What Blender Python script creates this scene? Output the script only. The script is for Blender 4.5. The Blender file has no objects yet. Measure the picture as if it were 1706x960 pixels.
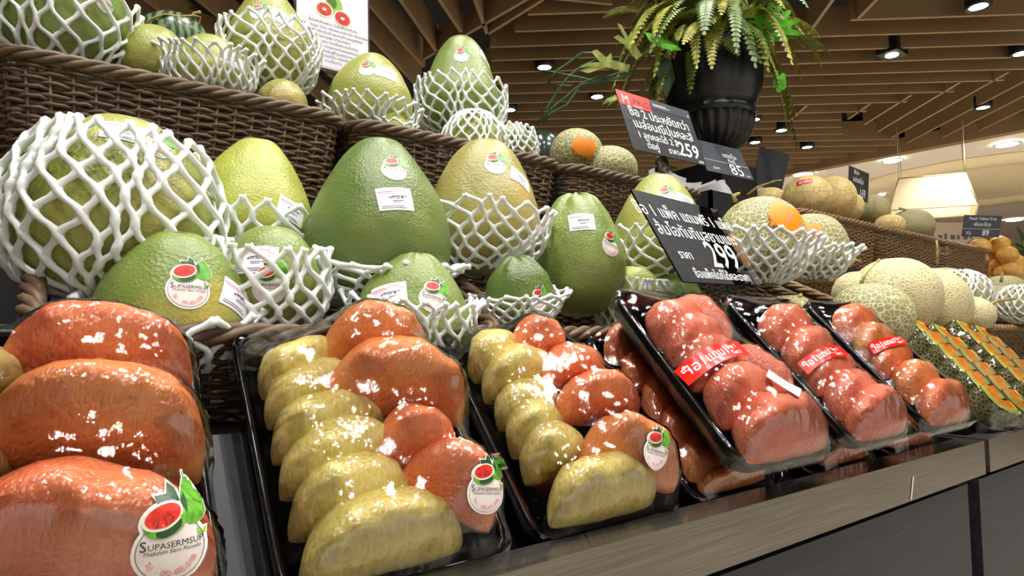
import bpy, bmesh, math, random
import numpy as np
from mathutils import Vector, Matrix, noise
from mathutils.bvhtree import BVHTree

random.seed(7); np.random.seed(7)
SC = bpy.context.scene
COL = SC.collection

# ------------------------------------------------------------------ camera, world, exposure
H = 1.06                      # eye level above the floor; z in the builders below is measured from eye level
FPX = 1050.0
TH, PT = math.radians(53.7), math.radians(4.14)
FWD = np.array([math.cos(TH)*math.cos(PT), math.sin(TH)*math.cos(PT), math.sin(PT)])
RT = np.array([math.sin(TH), -math.cos(TH), 0.0])
UP = np.cross(RT, FWD)
cd = bpy.data.cameras.new('camera'); cam = bpy.data.objects.new('camera', cd); COL.objects.link(cam)
cd.sensor_width = 36.0; cd.lens = 36.0*FPX/1706.0; cd.clip_start = 0.02; cd.clip_end = 200
cam.matrix_world = Matrix(((RT[0], UP[0], -FWD[0], 0), (RT[1], UP[1], -FWD[1], 0), (RT[2], UP[2], -FWD[2], H), (0, 0, 0, 1)))
SC.camera = cam
wd = bpy.data.worlds.new('shop_world'); SC.world = wd; wd.use_nodes = True
wd.node_tree.nodes['Background'].inputs[0].default_value = (1.0, 0.93, 0.84, 1)
wd.node_tree.nodes['Background'].inputs[1].default_value = 1.0
SC.view_settings.view_transform = 'Standard'; SC.view_settings.look = 'None'
SC.view_settings.gamma = 1.0; SC.view_settings.use_curve_mapping = False
SC.view_settings.exposure = 0.0
SPOT_W = 32.0        # lamps straight above the display
SHOP_W = 105.0       # other ceiling lamps: the visible ones and the unseen ones added as fill

def ray(px, py): return RT*(px-853)/FPX + UP*(480-py)/FPX + FWD
def atY(px, py, y): d = ray(px, py); return d*(y/d[1])
def atZ(px, py, z): d = ray(px, py); return d*(z/d[2])
def atD(px, py, D): return ray(px, py)*D
def proj(p):
    p = np.asarray(p); z = p@FWD
    return np.array([853+FPX*(p@RT)/z, 480-FPX*(p@UP)/z])

# ------------------------------------------------------------------ materials
def lin(c):
    c = np.array(c[:3], float)/255.0
    c = np.where(c <= .04045, c/12.92, ((c+.055)/1.055)**2.4)
    return (float(c[0]), float(c[1]), float(c[2]), 1.0)
class NT:
    def __init__(s, name):
        s.m = bpy.data.materials.new(name); s.m.use_nodes = True
        s.t = s.m.node_tree; s.b = s.t.nodes['Principled BSDF']; s.out = s.t.nodes['Material Output']
    def n(s, kind, **kw):
        x = s.t.nodes.new(kind)
        for k, v in kw.items():
            if k in x.inputs: x.inputs[k].default_value = v
            else: setattr(x, k, v)
        return x
    def l(s, a, b): s.t.links.new(a, b)
    def obj(s): return s.n('ShaderNodeTexCoord').outputs['Object']
    def noise(s, scale, detail=3, rough=.5, vec=None):
        x = s.n('ShaderNodeTexNoise'); x.inputs['Scale'].default_value = scale; x.inputs['Detail'].default_value = detail
        x.inputs['Roughness'].default_value = rough
        s.l(vec if vec is not None else s.obj(), x.inputs['Vector']); return x.outputs['Fac']
    def ramp(s, fac, stops):
        r = s.n('ShaderNodeValToRGB'); e = r.color_ramp.elements
        while len(e) < len(stops): e.new(.5)
        for q, (p, c) in zip(e, stops): q.position = p; q.color = c if len(c) == 4 else lin(c)
        s.l(fac, r.inputs[0]); return r.outputs[0]
    def mix(s, fac, a, b, mode='MIX'):
        x = s.n('ShaderNodeMixRGB', blend_type=mode)
        for i, v in zip((0, 1, 2), (fac, a, b)):
            if hasattr(v, 'is_linked'): s.l(v, x.inputs[i])
            elif i == 0: x.inputs[0].default_value = v
            else: x.inputs[i].default_value = v if len(v) == 4 else lin(v)
        return x.outputs[0]
    def bump(s, h, strength=.3, dist=.001, prev=None):
        b = s.n('ShaderNodeBump'); b.inputs['Strength'].default_value = strength; b.inputs['Distance'].default_value = dist
        s.l(h, b.inputs['Height'])
        if prev is not None: s.l(prev, b.inputs['Normal'])
        return b.outputs['Normal']
    def setp(s, **kw):
        for k, v in kw.items():
            i = s.b.inputs[k.replace('_', ' ')]
            if hasattr(v, 'is_linked'): s.l(v, i)
            else: i.default_value = v
        return s.m
def simple(name, c, rough=.5, metal=0.0, var=.08, scale=20, **kw):
    t = NT(name)
    f = t.noise(scale, 4)
    a = [max(0, x*(1-var)) for x in c]; b = [min(255, x*(1+var)) for x in c]
    t.setp(Base_Color=t.ramp(f, [(.3, a), (.7, b)]), Roughness=rough, Metallic=metal, **kw)
    return t.m
def flat(name, c, rough=.5, **kw):
    t = NT(name); t.setp(Base_Color=lin(c), Roughness=rough, **kw); return t.m
def emit(name, c, s):
    t = NT(name); t.setp(Base_Color=lin(c), Emission_Color=lin(c), Emission_Strength=s); return t.m

def skin_mat(name, c1, c2, c3, sp=.5, rough=.38):
    t = NT(name); v = t.obj()
    big = t.noise(9, 3, .55, v); mid = t.noise(38, 4, .6, v); fine = t.noise(420, 2, .6, v)
    col = t.mix(t.ramp(big, [(.36, (0, 0, 0)), (.64, (255, 255, 255))]), c1, c2)
    col = t.mix(t.ramp(t.noise(6.3, 2, .5, t.mapped(v, (3, 1, 2)) if hasattr(t, 'mapped') else v), [(.56, (0, 0, 0)), (.72, (255, 255, 255))]), col, c3)
    col = t.mix(t.ramp(mid, [(.35, (0, 0, 0)), (.75, (90, 90, 90))]), col, [x*.80 for x in c1])
    vo = t.n('ShaderNodeTexVoronoi'); vo.inputs['Scale'].default_value = 330; t.l(v, vo.inputs['Vector'])
    col = t.mix(t.ramp(vo.outputs['Distance'], [(.05, (sp*150,)*3), (.4, (0, 0, 0))]), col, [min(255, x*1.28+12) for x in c1])
    col = t.mix(t.ramp(fine, [(.42, (0, 0, 0)), (.72, (sp*190,)*3)]), col, [x*.72 for x in c1])
    spot = t.ramp(t.noise(22, 2, .4, v), [(.735, (0, 0, 0)), (.77, (200, 200, 200))])
    col = t.mix(spot, col, (112, 92, 48))
    nb = t.bump(mid, .35, .004); nb = t.bump(vo.outputs['Distance'], .5, .0008, nb); nb = t.bump(fine, .3, .0006, nb)
    t.setp(Base_Color=col, Roughness=rough, Normal=nb, Subsurface_Weight=.04, Subsurface_Radius=(.004, .004, .001))
    return t.m
SKIN = {
 'olive':  skin_mat('pomelo_skin_olive', (166, 166, 84), (140, 152, 70), (182, 174, 96)),
 'lime':   skin_mat('pomelo_skin_lime', (176, 178, 76), (154, 168, 66), (190, 184, 92)),
 'green':  skin_mat('pomelo_skin_green', (106, 126, 62), (90, 114, 52), (130, 142, 74), .35),
 'leaf':   skin_mat('pomelo_skin_leaf', (132, 148, 76), (114, 136, 62), (152, 160, 84)),
 'ripe':   skin_mat('pomelo_skin_ripe', (118, 138, 66), (132, 148, 68), (204, 180, 90)),
 'tan':    skin_mat('pomelo_skin_tan', (166, 154, 88), (142, 144, 70), (202, 170, 104)),
 'speck':  skin_mat('pomelo_skin_speckled', (136, 152, 82), (116, 138, 66), (150, 162, 92), .9, .45),
 'dark':   skin_mat('pomelo_skin_dark', (94, 114, 52), (78, 100, 42), (116, 130, 60), .6),
}
def melon_mat(name, base, netc, scale, width, gap=None):
    t = NT(name); v = t.obj()
    wv = t.n('ShaderNodeVectorMath', operation='ADD'); nz = t.n('ShaderNodeTexNoise'); nz.inputs['Scale'].default_value = 40
    t.l(v, nz.inputs['Vector'])
    sc = t.n('ShaderNodeVectorMath', operation='SCALE'); sc.inputs['Scale'].default_value = .010; t.l(nz.outputs['Color'], sc.inputs[0])
    t.l(v, wv.inputs[0]); t.l(sc.outputs[0], wv.inputs[1])
    vo = t.n('ShaderNodeTexVoronoi', feature='DISTANCE_TO_EDGE'); vo.inputs['Scale'].default_value = scale
    t.l(wv.outputs[0], vo.inputs['Vector'])
    m = t.ramp(vo.outputs['Distance'], [(width*.5, (255, 255, 255)), (width, (0, 0, 0))])
    bc = t.mix(t.ramp(t.noise(14, 3), [(.35, (0, 0, 0)), (.65, (255, 255, 255))]), base, [min(255, x*1.15) for x in base])
    col = t.mix(m, bc, netc)
    t.setp(Base_Color=col, Roughness=.6, Normal=t.bump(m, .7, .0015))
    return t.m
MELON = {
 'net':   melon_mat('melon_rind_netted', (132, 130, 88), (206, 198, 150), 125, .11),
 'fine':  melon_mat('melon_rind_fine_net', (186, 176, 126), (208, 200, 154), 150, .28),
 'cream': melon_mat('melon_rind_cream', (214, 188, 126), (206, 181, 119), 42, .05),
 'grey':  melon_mat('melon_rind_grey', (146, 140, 98), (178, 168, 124), 150, .26),
 'canta': melon_mat('cantaloupe_rind', (92, 96, 56), (168, 160, 108), 150, .16),
}
def wicker(name, a, b):
    t = NT(name); v = t.obj()
    mp = t.n('ShaderNodeMapping'); mp.inputs['Scale'].default_value = (30, 30, 220); t.l(v, mp.inputs[0])
    f = t.noise(1.0, 4, .6, mp.outputs[0]); g = t.noise(60, 3, .6, v)
    c = t.mix(t.ramp(f, [(.3, (0, 0, 0)), (.7, (255, 255, 255))]), a, b)
    c = t.mix(t.ramp(g, [(.5, (0, 0, 0)), (.8, (130, 130, 130))]), c, [x*1.25 for x in b])
    t.setp(Base_Color=c, Roughness=.55, Normal=t.bump(f, .3, .001)); return t.m
WICK = wicker('wicker_brown', (58, 43, 31), (112, 88, 62))
WICK2 = wicker('wicker_rim', (62, 46, 33), (116, 92, 66))
WICKL = wicker('wicker_light', (104, 78, 46), (152, 122, 78))
FOAM = NT('foam_white'); FOAM.setp(Base_Color=lin((232, 237, 234)), Roughness=.55, Subsurface_Weight=.35, Subsurface_Radius=(.004, .004, .004),
        Normal=FOAM.bump(FOAM.noise(900, 2), .35, .0006)); FOAM = FOAM.m

def pulp_mat(name, c1, c2, cl, cell=300, sss=.35, line=.5):
    t = NT(name); v = t.obj()
    mp = t.n('ShaderNodeMapping'); mp.inputs['Scale'].default_value = (1.0, .42, 1.0); t.l(v, mp.inputs[0])
    vo = t.n('ShaderNodeTexVoronoi', feature='DISTANCE_TO_EDGE'); vo.inputs['Scale'].default_value = cell; t.l(mp.outputs[0], vo.inputs['Vector'])
    vc = t.n('ShaderNodeTexVoronoi'); vc.inputs['Scale'].default_value = cell; t.l(mp.outputs[0], vc.inputs['Vector'])
    big = t.noise(28, 3, .55, v)
    col = t.mix(t.ramp(big, [(.33, (0, 0, 0)), (.67, (255, 255, 255))]), c1, c2)
    sep = t.n('ShaderNodeSeparateColor'); t.l(vc.outputs['Color'], sep.inputs[0])
    col = t.mix(t.ramp(sep.outputs[0], [(0, (0, 0, 0)), (1, (120, 120, 120))]), col, [min(255, x*1.12+8) for x in c2])
    k = t.ramp(vo.outputs['Distance'], [(.02, (line*255,)*3), (.14, (0, 0, 0))])
    col = t.mix(k, col, cl)
    streak = t.ramp(t.noise(55, 3, .7, mp.outputs[0]), [(.66, (0, 0, 0)), (.74, (150, 150, 150))])
    col = t.mix(streak, col, [min(255, x*.5+120) for x in cl])
    nb = t.bump(vo.outputs['Distance'], .6, .0018); nb = t.bump(t.noise(140, 3, .6, v), .5, .0014, nb)
    t.setp(Base_Color=col, Roughness=.24, Normal=nb, Subsurface_Weight=sss, Subsurface_Radius=(.010, .004, .002) , Specular_IOR_Level=.5)
    return t.m
PULP = {
 'red':    pulp_mat('pulp_orange_red', (222, 104, 66), (234, 146, 98), (246, 190, 146), 330, line=.30),
 'amber':  pulp_mat('pulp_amber', (222, 122, 66), (232, 158, 100), (246, 198, 146), 330, line=.30),
 'pink':   pulp_mat('pulp_pink_red', (228, 112, 84), (238, 148, 118), (246, 186, 158), 330, line=.28),
 'yellow': pulp_mat('pulp_yellow', (204, 184, 84), (226, 208, 128), (244, 238, 196), 200, line=.55),
}
FLESH = pulp_mat('cantaloupe_flesh', (240, 148, 42), (248, 172, 66), (250, 190, 96), 120, line=.1)
FLESHG = flat('cantaloupe_inner_rind', (196, 198, 104), .5)
# cling film: clear, glossy
t = NT('cling_film'); fr = t.n('ShaderNodeFresnel'); fr.inputs['IOR'].default_value = 1.42
fb = t.bump(t.noise(150, 3, .6), .26, .0012); fb = t.bump(t.noise(620, 2, .6), .10, .0006, fb); fb = t.bump(t.noise(30, 2, .5), .4, .004, fb)
gl = t.n('ShaderNodeBsdfGlossy'); gl.inputs['Roughness'].default_value = .03; tr = t.n('ShaderNodeBsdfTransparent'); mx = t.n('ShaderNodeMixShader')
t.l(fb, gl.inputs['Normal']); t.l(fb, fr.inputs['Normal'])
mm = t.n('ShaderNodeMath', operation='MULTIPLY_ADD'); mm.inputs[1].default_value = 1.0; mm.inputs[2].default_value = .06
t.l(fr.outputs[0], mm.inputs[0]); t.l(mm.outputs[0], mx.inputs[0]); t.l(tr.outputs[0], mx.inputs[1]); t.l(gl.outputs[0], mx.inputs[2]); t.l(mx.outputs[0], t.out.inputs[0])
FILM = t.m
def clear_mat(name, tint, refl=.05, dens=0.0, rough=.05):
    t = NT(name); fr = t.n('ShaderNodeFresnel'); fr.inputs['IOR'].default_value = 1.45
    gl = t.n('ShaderNodeBsdfGlossy'); gl.inputs['Roughness'].default_value = rough
    tr = t.n('ShaderNodeBsdfTransparent'); tr.inputs[0].default_value = lin(tint)
    df = t.n('ShaderNodeBsdfDiffuse'); df.inputs[0].default_value = lin((225, 225, 225))
    m0 = t.n('ShaderNodeMixShader'); m0.inputs[0].default_value = dens; t.l(tr.outputs[0], m0.inputs[1]); t.l(df.outputs[0], m0.inputs[2])
    ad = t.n('ShaderNodeMath', operation='ADD'); ad.inputs[1].default_value = refl; t.l(fr.outputs[0], ad.inputs[0])
    mx = t.n('ShaderNodeMixShader'); t.l(ad.outputs[0], mx.inputs[0]); t.l(m0.outputs[0], mx.inputs[1]); t.l(gl.outputs[0], mx.inputs[2]); t.l(mx.outputs[0], t.out.inputs[0])
    return t.m
ACRYL = clear_mat('clear_acrylic', (244, 246, 246), .015)
BAG = clear_mat('plastic_bag', (240, 240, 242), .10, .72, .2)
SLEEVE = clear_mat('plastic_sleeve', (246, 246, 250), .02, .04, .12)
BLACKP = NT('black_foam_tray'); BLACKP.setp(Base_Color=lin((17, 17, 19)), Roughness=.22, Normal=BLACKP.bump(BLACKP.noise(260, 2), .08, .0005)); BLACKP = BLACKP.m
RACK = simple('black_rack', (13, 13, 16), .42, var=.15)
STEEL = NT('brushed_steel'); v = STEEL.obj(); mp = STEEL.n('ShaderNodeMapping'); mp.inputs['Scale'].default_value = (3, 60, 260); STEEL.l(v, mp.inputs[0])
nf = STEEL.noise(3, 4, .6, mp.outputs[0])
STEEL.setp(Base_Color=STEEL.ramp(nf, [(.3, (112, 107, 98)), (.7, (146, 140, 128))]), Metallic=.85, Roughness=STEEL.ramp(STEEL.noise(9, 3), [(.3, (95, 95, 95)), (.7, (135, 135, 135))]), Normal=STEEL.bump(nf, .12, .0006)); STEEL = STEEL.m
DWOOD = NT('dark_laminate'); v = DWOOD.obj(); mp = DWOOD.n('ShaderNodeMapping'); mp.inputs['Scale'].default_value = (4, 60, 95); DWOOD.l(v, mp.inputs[0])
nf = DWOOD.noise(2.4, 5, .65, mp.outputs[0])
DWOOD.setp(Base_Color=DWOOD.ramp(nf, [(.3, (22, 24, 31)), (.62, (40, 43, 53)), (.8, (62, 66, 77))]), Roughness=.5, Normal=DWOOD.bump(nf, .2, .0006)); DWOOD = DWOOD.m
SLAT = NT('ceiling_slat_brown'); SLAT.setp(Base_Color=SLAT.ramp(SLAT.noise(2.2, 3), [(.3, (128, 103, 70)), (.7, (142, 115, 80))]), Roughness=.65); SLAT = SLAT.m
VOID = flat('ceiling_void_dark', (26, 24, 23), .9)
WHITEC = simple('ceiling_white', (226, 216, 202), .8, var=.02, scale=1)
CREAM = simple('ceiling_cove_cream', (236, 220, 180), .8, var=.02, scale=1)
WALLM = simple('wall_beige', (186, 172, 158), .8, var=.04, scale=1.5)
FLOORM = simple('floor_tile_grey', (200, 190, 174), .35, var=.05, scale=3)
CHALK = simple('chalkboard_black', (40, 42, 45), .45, var=.2, scale=60)
CHALKB = simple('chalkboard_slate', (54, 60, 70), .4, var=.15, scale=50)
INKW = flat('marker_white', (240, 242, 245), .6)
INKG = flat('print_grey', (90, 84, 112), .6)
INKD = flat('print_dark', (52, 42, 58), .6)
INKR = flat('print_red', (214, 66, 50), .6)
INKP = flat('print_pink', (226, 140, 150), .6)
PAPER = flat('paper_white', (234, 232, 240), .45)
CREAMP = flat('sticker_cream', (238, 228, 222), .4)
STW = flat('sticker_white', (246, 244, 242), .35)
GREEN1 = simple('print_green', (92, 160, 48), .4, scale=200, var=.2)
GREEN2 = flat('print_green_dark', (40, 72, 42), .4)
GREEN3 = flat('print_green_bright', (150, 190, 70), .4)
PEEL = flat('print_pith', (236, 232, 206), .4)
REDF = simple('print_red_flesh', (206, 44, 30), .4, scale=300, var=.25)
REDF2 = flat('print_red_flesh_dark', (150, 24, 18), .4)
TAPE = flat('red_promo_tape', (226, 32, 18), .25)
SIGNR = flat('sign_red', (214, 60, 46), .4)
ORANGE = simple('orange_tag', (250, 140, 12), .5, scale=90, var=.04)
STEM = simple('dry_stem', (150, 134, 74), .7, scale=120, var=.2)
STEMD = simple('brown_stem', (106, 88, 44), .7, scale=120, var=.25)
URN = NT('black_urn'); URN.setp(Base_Color=lin((20, 20, 24)), Roughness=.34, Normal=URN.bump(URN.noise(60, 2), .05, .001)); URN = URN.m
FERN = [simple('fern_green_%d' % i, c, .5, scale=40, var=.25) for i, c in enumerate([(146, 152, 56), (166, 168, 72), (116, 136, 54), (180, 178, 90), (92, 118, 56)])]
BRIGHT = simple('leaf_bright_green', (98, 190, 36), .4, scale=40, var=.15)
DEEP = simple('leaf_deep_green', (46, 82, 38), .4, scale=40, var=.2)
STAG = simple('leaf_staghorn', (150, 164, 78), .5, scale=40, var=.2)
LAMP = emit('lamp_disc', (255, 250, 244), 22.0)
LAMPH = flat('lamp_housing_black', (18, 18, 18), .4)
LAMPW = flat('lamp_ring_white', (225, 222, 215), .5)
t = NT('lamp_shade_fabric'); df = t.n('ShaderNodeBsdfDiffuse'); df.inputs[0].default_value = lin((238, 228, 200)); tl = t.n('ShaderNodeBsdfTranslucent'); tl.inputs[0].default_value = lin((244, 230, 196))
mx = t.n('ShaderNodeMixShader'); mx.inputs[0].default_value = .5; t.l(df.outputs[0], mx.inputs[1]); t.l(tl.outputs[0], mx.inputs[2]); t.l(mx.outputs[0], t.out.inputs[0]); SHADE = t.m
TUBE = emit('lamp_tube', (255, 246, 220), 6.0)
FRAMEM = flat('lamp_frame_cream', (206, 192, 150), .5)
PEACH = simple('peach_skin', (226, 172, 84), .55, scale=26, var=.14)
WMELON = NT('watermelon_striped'); v = WMELON.obj(); wn = WMELON.n('ShaderNodeTexWave'); wn.inputs['Scale'].default_value = 22; wn.inputs['Distortion'].default_value = 7; wn.inputs['Detail'].default_value = 3; WMELON.l(v, wn.inputs[0])
WMELON.setp(Base_Color=WMELON.ramp(wn.outputs['Fac'], [(.3, (128, 150, 112)), (.6, (52, 76, 46))]), Roughness=.3); WMELON = WMELON.m
WDARK = simple('watermelon_dark', (34, 46, 38), .18, scale=30, var=.3)
BLACKB = flat('black_plastic_box', (20, 21, 24), .4)

# ------------------------------------------------------------------ mesh helpers
FR = {}
def I4(): return Matrix.Identity(4)
def frame(o, x, y, z):
    return Matrix(((x[0], y[0], z[0], o[0]), (x[1], y[1], z[1], o[1]), (x[2], y[2], z[2], o[2]), (0, 0, 0, 1)))
def xf(M, v):
    A = np.array(M); v = np.asarray(v, float).reshape(-1, 3); return v@A[:3, :3].T + A[:3, 3]
def mk(name, v, f, mat, parent=None, fr=None, local=False, mi=None, smooth=True):
    """v in eye-level world coordinates, or (fr given / local) in the frame's own coordinates."""
    v = np.asarray(v, float).reshape(-1, 3)
    if parent is not None:
        fr = FR[parent.name]
        if not local: v = xf(fr.inverted(), v)
    elif fr is None:
        c = np.array([(v[:, 0].min()+v[:, 0].max())/2, (v[:, 1].min()+v[:, 1].max())/2, v[:, 2].min()])
        fr = Matrix.Translation(Vector(c)); v = v-c
    elif not local: v = xf(fr.inverted(), v)
    me = bpy.data.meshes.new(name); me.from_pydata(v.tolist(), [], [tuple(int(i) for i in q) for q in f])
    for m in (mat if isinstance(mat, (list, tuple)) else [mat]): me.materials.append(m)
    if mi is not None: me.polygons.foreach_set('material_index', np.asarray(mi, np.int32))
    if smooth: me.polygons.foreach_set('use_smooth', [True]*len(me.polygons))
    me.update()
    o = bpy.data.objects.new(name, me); COL.objects.link(o)
    if parent is not None: o.parent = parent
    else: o.matrix_basis = Matrix.Translation((0, 0, H))@fr
    FR[o.name] = fr
    return o
def tag(o, label, cat, group=None, kind=None):
    o['label'] = label
    if kind: o['kind'] = kind
    else: o['category'] = cat
    if group: o['group'] = group
    return o
def root(name, label, cat, loc, group=None, fr=None):
    o = bpy.data.objects.new(name, None); COL.objects.link(o)
    fr = fr if fr is not None else Matrix.Translation(Vector(loc))
    o.matrix_basis = Matrix.Translation((0, 0, H))@fr; o.empty_display_size = .05
    FR[o.name] = fr
    return tag(o, label, cat, group)
class MB:
    def __init__(s): s.v = []; s.f = []; s.m = []; s.n = 0
    def add(s, v, f, m=0):
        v = np.asarray(v, float).reshape(-1, 3); s.v.append(v)
        s.f += [tuple(int(i)+s.n for i in q) for q in f]; s.m += [m]*len(f); s.n += len(v); return s
    def box(s, a, b, m=0):
        x0, y0, z0 = a; x1, y1, z1 = b
        return s.add([(x0, y0, z0), (x1, y0, z0), (x1, y1, z0), (x0, y1, z0), (x0, y0, z1), (x1, y0, z1), (x1, y1, z1), (x0, y1, z1)],
              [(0, 3, 2, 1), (4, 5, 6, 7), (0, 1, 5, 4), (1, 2, 6, 5), (2, 3, 7, 6), (3, 0, 4, 7)], m)
    def tube(s, p, r, k=6, closed=False, m=0): return s.add(*tube(p, r, k, closed), m)
    def lathe(s, pr, n=32, m=0, c=(0, 0, 0)): return s.add(*lathe(pr, n, c), m)
    def V(s): return np.concatenate(s.v)
    def mk(s, name, mat, parent=None, **kw): return mk(name, s.V(), s.f, mat, parent, mi=s.m, **kw)
def tube(p, r, k=6, closed=False, flatten=1.0):
    p = np.asarray(p, float); n = len(p)
    if closed: tg = np.roll(p, -1, 0)-np.roll(p, 1, 0)
    else:
        tg = np.gradient(p, axis=0)
    tg /= np.linalg.norm(tg, axis=1, keepdims=True)+1e-12
    ref = np.array([0, 0, 1.0]) if abs(tg[0][2]) < .9 else np.array([1.0, 0, 0])
    N = np.empty_like(p); cur = ref
    for i in range(n):
        cur = cur-tg[i]*(cur@tg[i]); cur = cur/(np.linalg.norm(cur)+1e-12); N[i] = cur
    Bn = np.cross(tg, N)
    r = np.broadcast_to(np.asarray(r, float), (n,))
    a = np.arange(k)*2*math.pi/k
    v = p[:, None, :]+r[:, None, None]*(np.cos(a)[None, :, None]*N[:, None, :]+flatten*np.sin(a)[None, :, None]*Bn[:, None, :])
    v = v.reshape(-1, 3); f = []
    for i in range(n if closed else n-1):
        j = (i+1) % n
        for q in range(k):
            q2 = (q+1) % k; f.append((i*k+q, i*k+q2, j*k+q2, j*k+q))
    if not closed:
        f.append(tuple(range(k-1, -1, -1))); f.append(tuple((n-1)*k+q for q in range(k)))
    return v, f
def lathe(pr, n=32, c=(0, 0, 0)):
    a = np.arange(n)*2*math.pi/n; v = []
    for r, z in pr: v += [(c[0]+r*math.cos(t), c[1]+r*math.sin(t), c[2]+z) for t in a]
    f = []
    for i in range(len(pr)-1):
        for q in range(n):
            q2 = (q+1) % n; f.append((i*n+q, i*n+q2, (i+1)*n+q2, (i+1)*n+q))
    return np.array(v), f
def grid_faces(nu, nv, wrap=False):
    f = []
    for i in range(nu-1):
        for j in range(nv if wrap else nv-1):
            j2 = (j+1) % nv; f.append((i*nv+j, i*nv+j2, (i+1)*nv+j2, (i+1)*nv+j))
    return f
def copy_tree(o, parent=None):
    c = o.copy(); COL.objects.link(c); FR[c.name] = FR[o.name]
    if parent is not None: c.parent = parent
    for ch in [x for x in bpy.data.objects if x.parent == o]: copy_tree(ch, c)
    return c
def place(o, fr):
    FR[o.name] = fr; o.matrix_basis = Matrix.Translation((0, 0, H))@fr
    for ch in [x for x in bpy.data.objects if x.parent == o]:
        FR[ch.name] = fr
        for g in [x for x in bpy.data.objects if x.parent == ch]: FR[g.name] = fr

# ------------------------------------------------------------------ text and decals
_T = {}
def text2d(s, size=1.0, align='CENTER', shear=0.0, bold=0.0, space=1.0):
    key = (s, align, shear, bold, space)
    if key not in _T:
        cu = bpy.data.curves.new('lettering', 'FONT'); cu.body = s; cu.align_x = align; cu.size = 1.0; cu.shear = shear
        cu.offset = bold; cu.space_character = space; cu.resolution_u = 2
        ob = bpy.data.objects.new('lettering', cu); COL.objects.link(ob)
        dg = bpy.context.evaluated_depsgraph_get(); me = bpy.data.meshes.new_from_object(ob.evaluated_get(dg))
        v = np.array([tuple(p.co) for p in me.vertices]).reshape(-1, 3)[:, :2]; f = [tuple(p.vertices) for p in me.polygons]
        bpy.data.objects.remove(ob); bpy.data.curves.remove(cu); bpy.data.meshes.remove(me); _T[key] = (v, f)
    v, f = _T[key]; return v*size, f
def ell(cx, cy, rx, ry, rot=0, n=28):
    a = np.arange(n)*2*math.pi/n; c, s = math.cos(rot), math.sin(rot)
    x, y = rx*np.cos(a), ry*np.sin(a); return np.stack([cx+x*c-y*s, cy+x*s+y*c], 1)
class Flat:
    """2-D layered print: polygons and text, each with a layer height and material."""
    def __init__(s): s.p = []
    def poly(s, pts, m, lay): s.p.append((np.asarray(pts, float), [tuple(range(len(pts)))], m, lay)); return s
    def text(s, st, x, y, size, m, lay, rot=0, **kw):
        v, f = text2d(st, size, **kw)
        if len(v):
            c, q = math.cos(rot), math.sin(rot); v = np.stack([x+v[:, 0]*c-v[:, 1]*q, y+v[:, 0]*q+v[:, 1]*c], 1); s.p.append((v, f, m, lay))
        return s
    def rect(s, x0, y0, x1, y1, m, lay, r=0.0):
        if r <= 0: return s.poly([(x0, y0), (x1, y0), (x1, y1), (x0, y1)], m, lay)
        pts = []
        for cx, cy, a0 in ((x1-r, y0+r, -90), (x1-r, y1-r, 0), (x0+r, y1-r, 90), (x0+r, y0+r, 180)):
            for k in range(5): a = math.radians(a0+22.5*k); pts.append((cx+r*math.cos(a), cy+r*math.sin(a)))
        return s.poly(pts, m, lay)
    def baked(s, cell):
        """cut every polygon on a grid so that it can follow a curved surface"""
        vs = []; fs = []; ms = []; ls = []; n = 0
        for v, f, m, lay in s.p:
            bm = bmesh.new(); bv = [bm.verts.new((x, y, 0)) for x, y in v]
            for q in f:
                try: bm.faces.new([bv[i] for i in q])
                except ValueError: pass
            if cell and len(f) < 40:
                lo, hi = v.min(0), v.max(0)
                for ax in (0, 1):
                    x = math.ceil(lo[ax]/cell)*cell
                    while x < hi[ax]:
                        co = [0, 0, 0]; co[ax] = x; no = [0, 0, 0]; no[ax] = 1
                        bmesh.ops.bisect_plane(bm, geom=bm.verts[:]+bm.edges[:]+bm.faces[:], plane_co=co, plane_no=no); x += cell
            bm.verts.index_update()
            vs.append(np.array([(p.co.x, p.co.y) for p in bm.verts]).reshape(-1, 2)); ls += [lay]*len(bm.verts)
            for q in bm.faces: fs.append(tuple(p.index+n for p in q.verts)); ms.append(m)
            n += len(bm.verts); bm.free()
        return np.concatenate(vs), fs, ms, np.array(ls, float)
def bvh_of(o):
    me = o.data; v = np.empty(len(me.vertices)*3); me.vertices.foreach_get('co', v); v = xf(FR[o.name], v)
    return BVHTree.FromPolygons([tuple(p) for p in v], [tuple(p.vertices) for p in me.polygons])
_BV = {}
def decal(name, host, px, py, design, size, mats, roll=0.0, parent=None, lift=.0006, upv=(0, 0, 1), label=None, step=.00012):
    """lay a printed design on the host's surface where the eye ray meets it"""
    if host.name not in _BV: _BV[host.name] = bvh_of(host)
    bv = _BV[host.name]; d = Vector(ray(px, py))
    hit, nn, _, _ = bv.ray_cast(Vector((0, 0, 0)), d.normalized())
    if hit is None:
        hit, nn, _, _ = bv.find_nearest(d*(FR[host.name].translation.length/d.length))
    if nn.dot(d) > 0: nn = -nn
    u = Vector(upv); ey = (u-nn*u.dot(nn)).normalized(); ex = ey.cross(nn)
    c, s = math.cos(roll), math.sin(roll); ex, ey = ex*c+ey*s, ey*c-ex*s
    v2, f, mi, lay = design
    out = []
    for (x, y), l in zip(v2, lay):
        p = hit+ex*(x*size)+ey*(y*size)
        h, hn, _, _ = bv.ray_cast(p+nn*.03, -nn, .07)
        if h is None: h = p-nn*((x*x+y*y)*size*size/(2*.07)); hn = nn
        out.append(tuple(h+nn*(lift+l*step)))
    o = mk(name, out, f, mats, parent if parent is not None else host, mi=mi, smooth=True)
    if label: o['label'] = label
    return o
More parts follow.
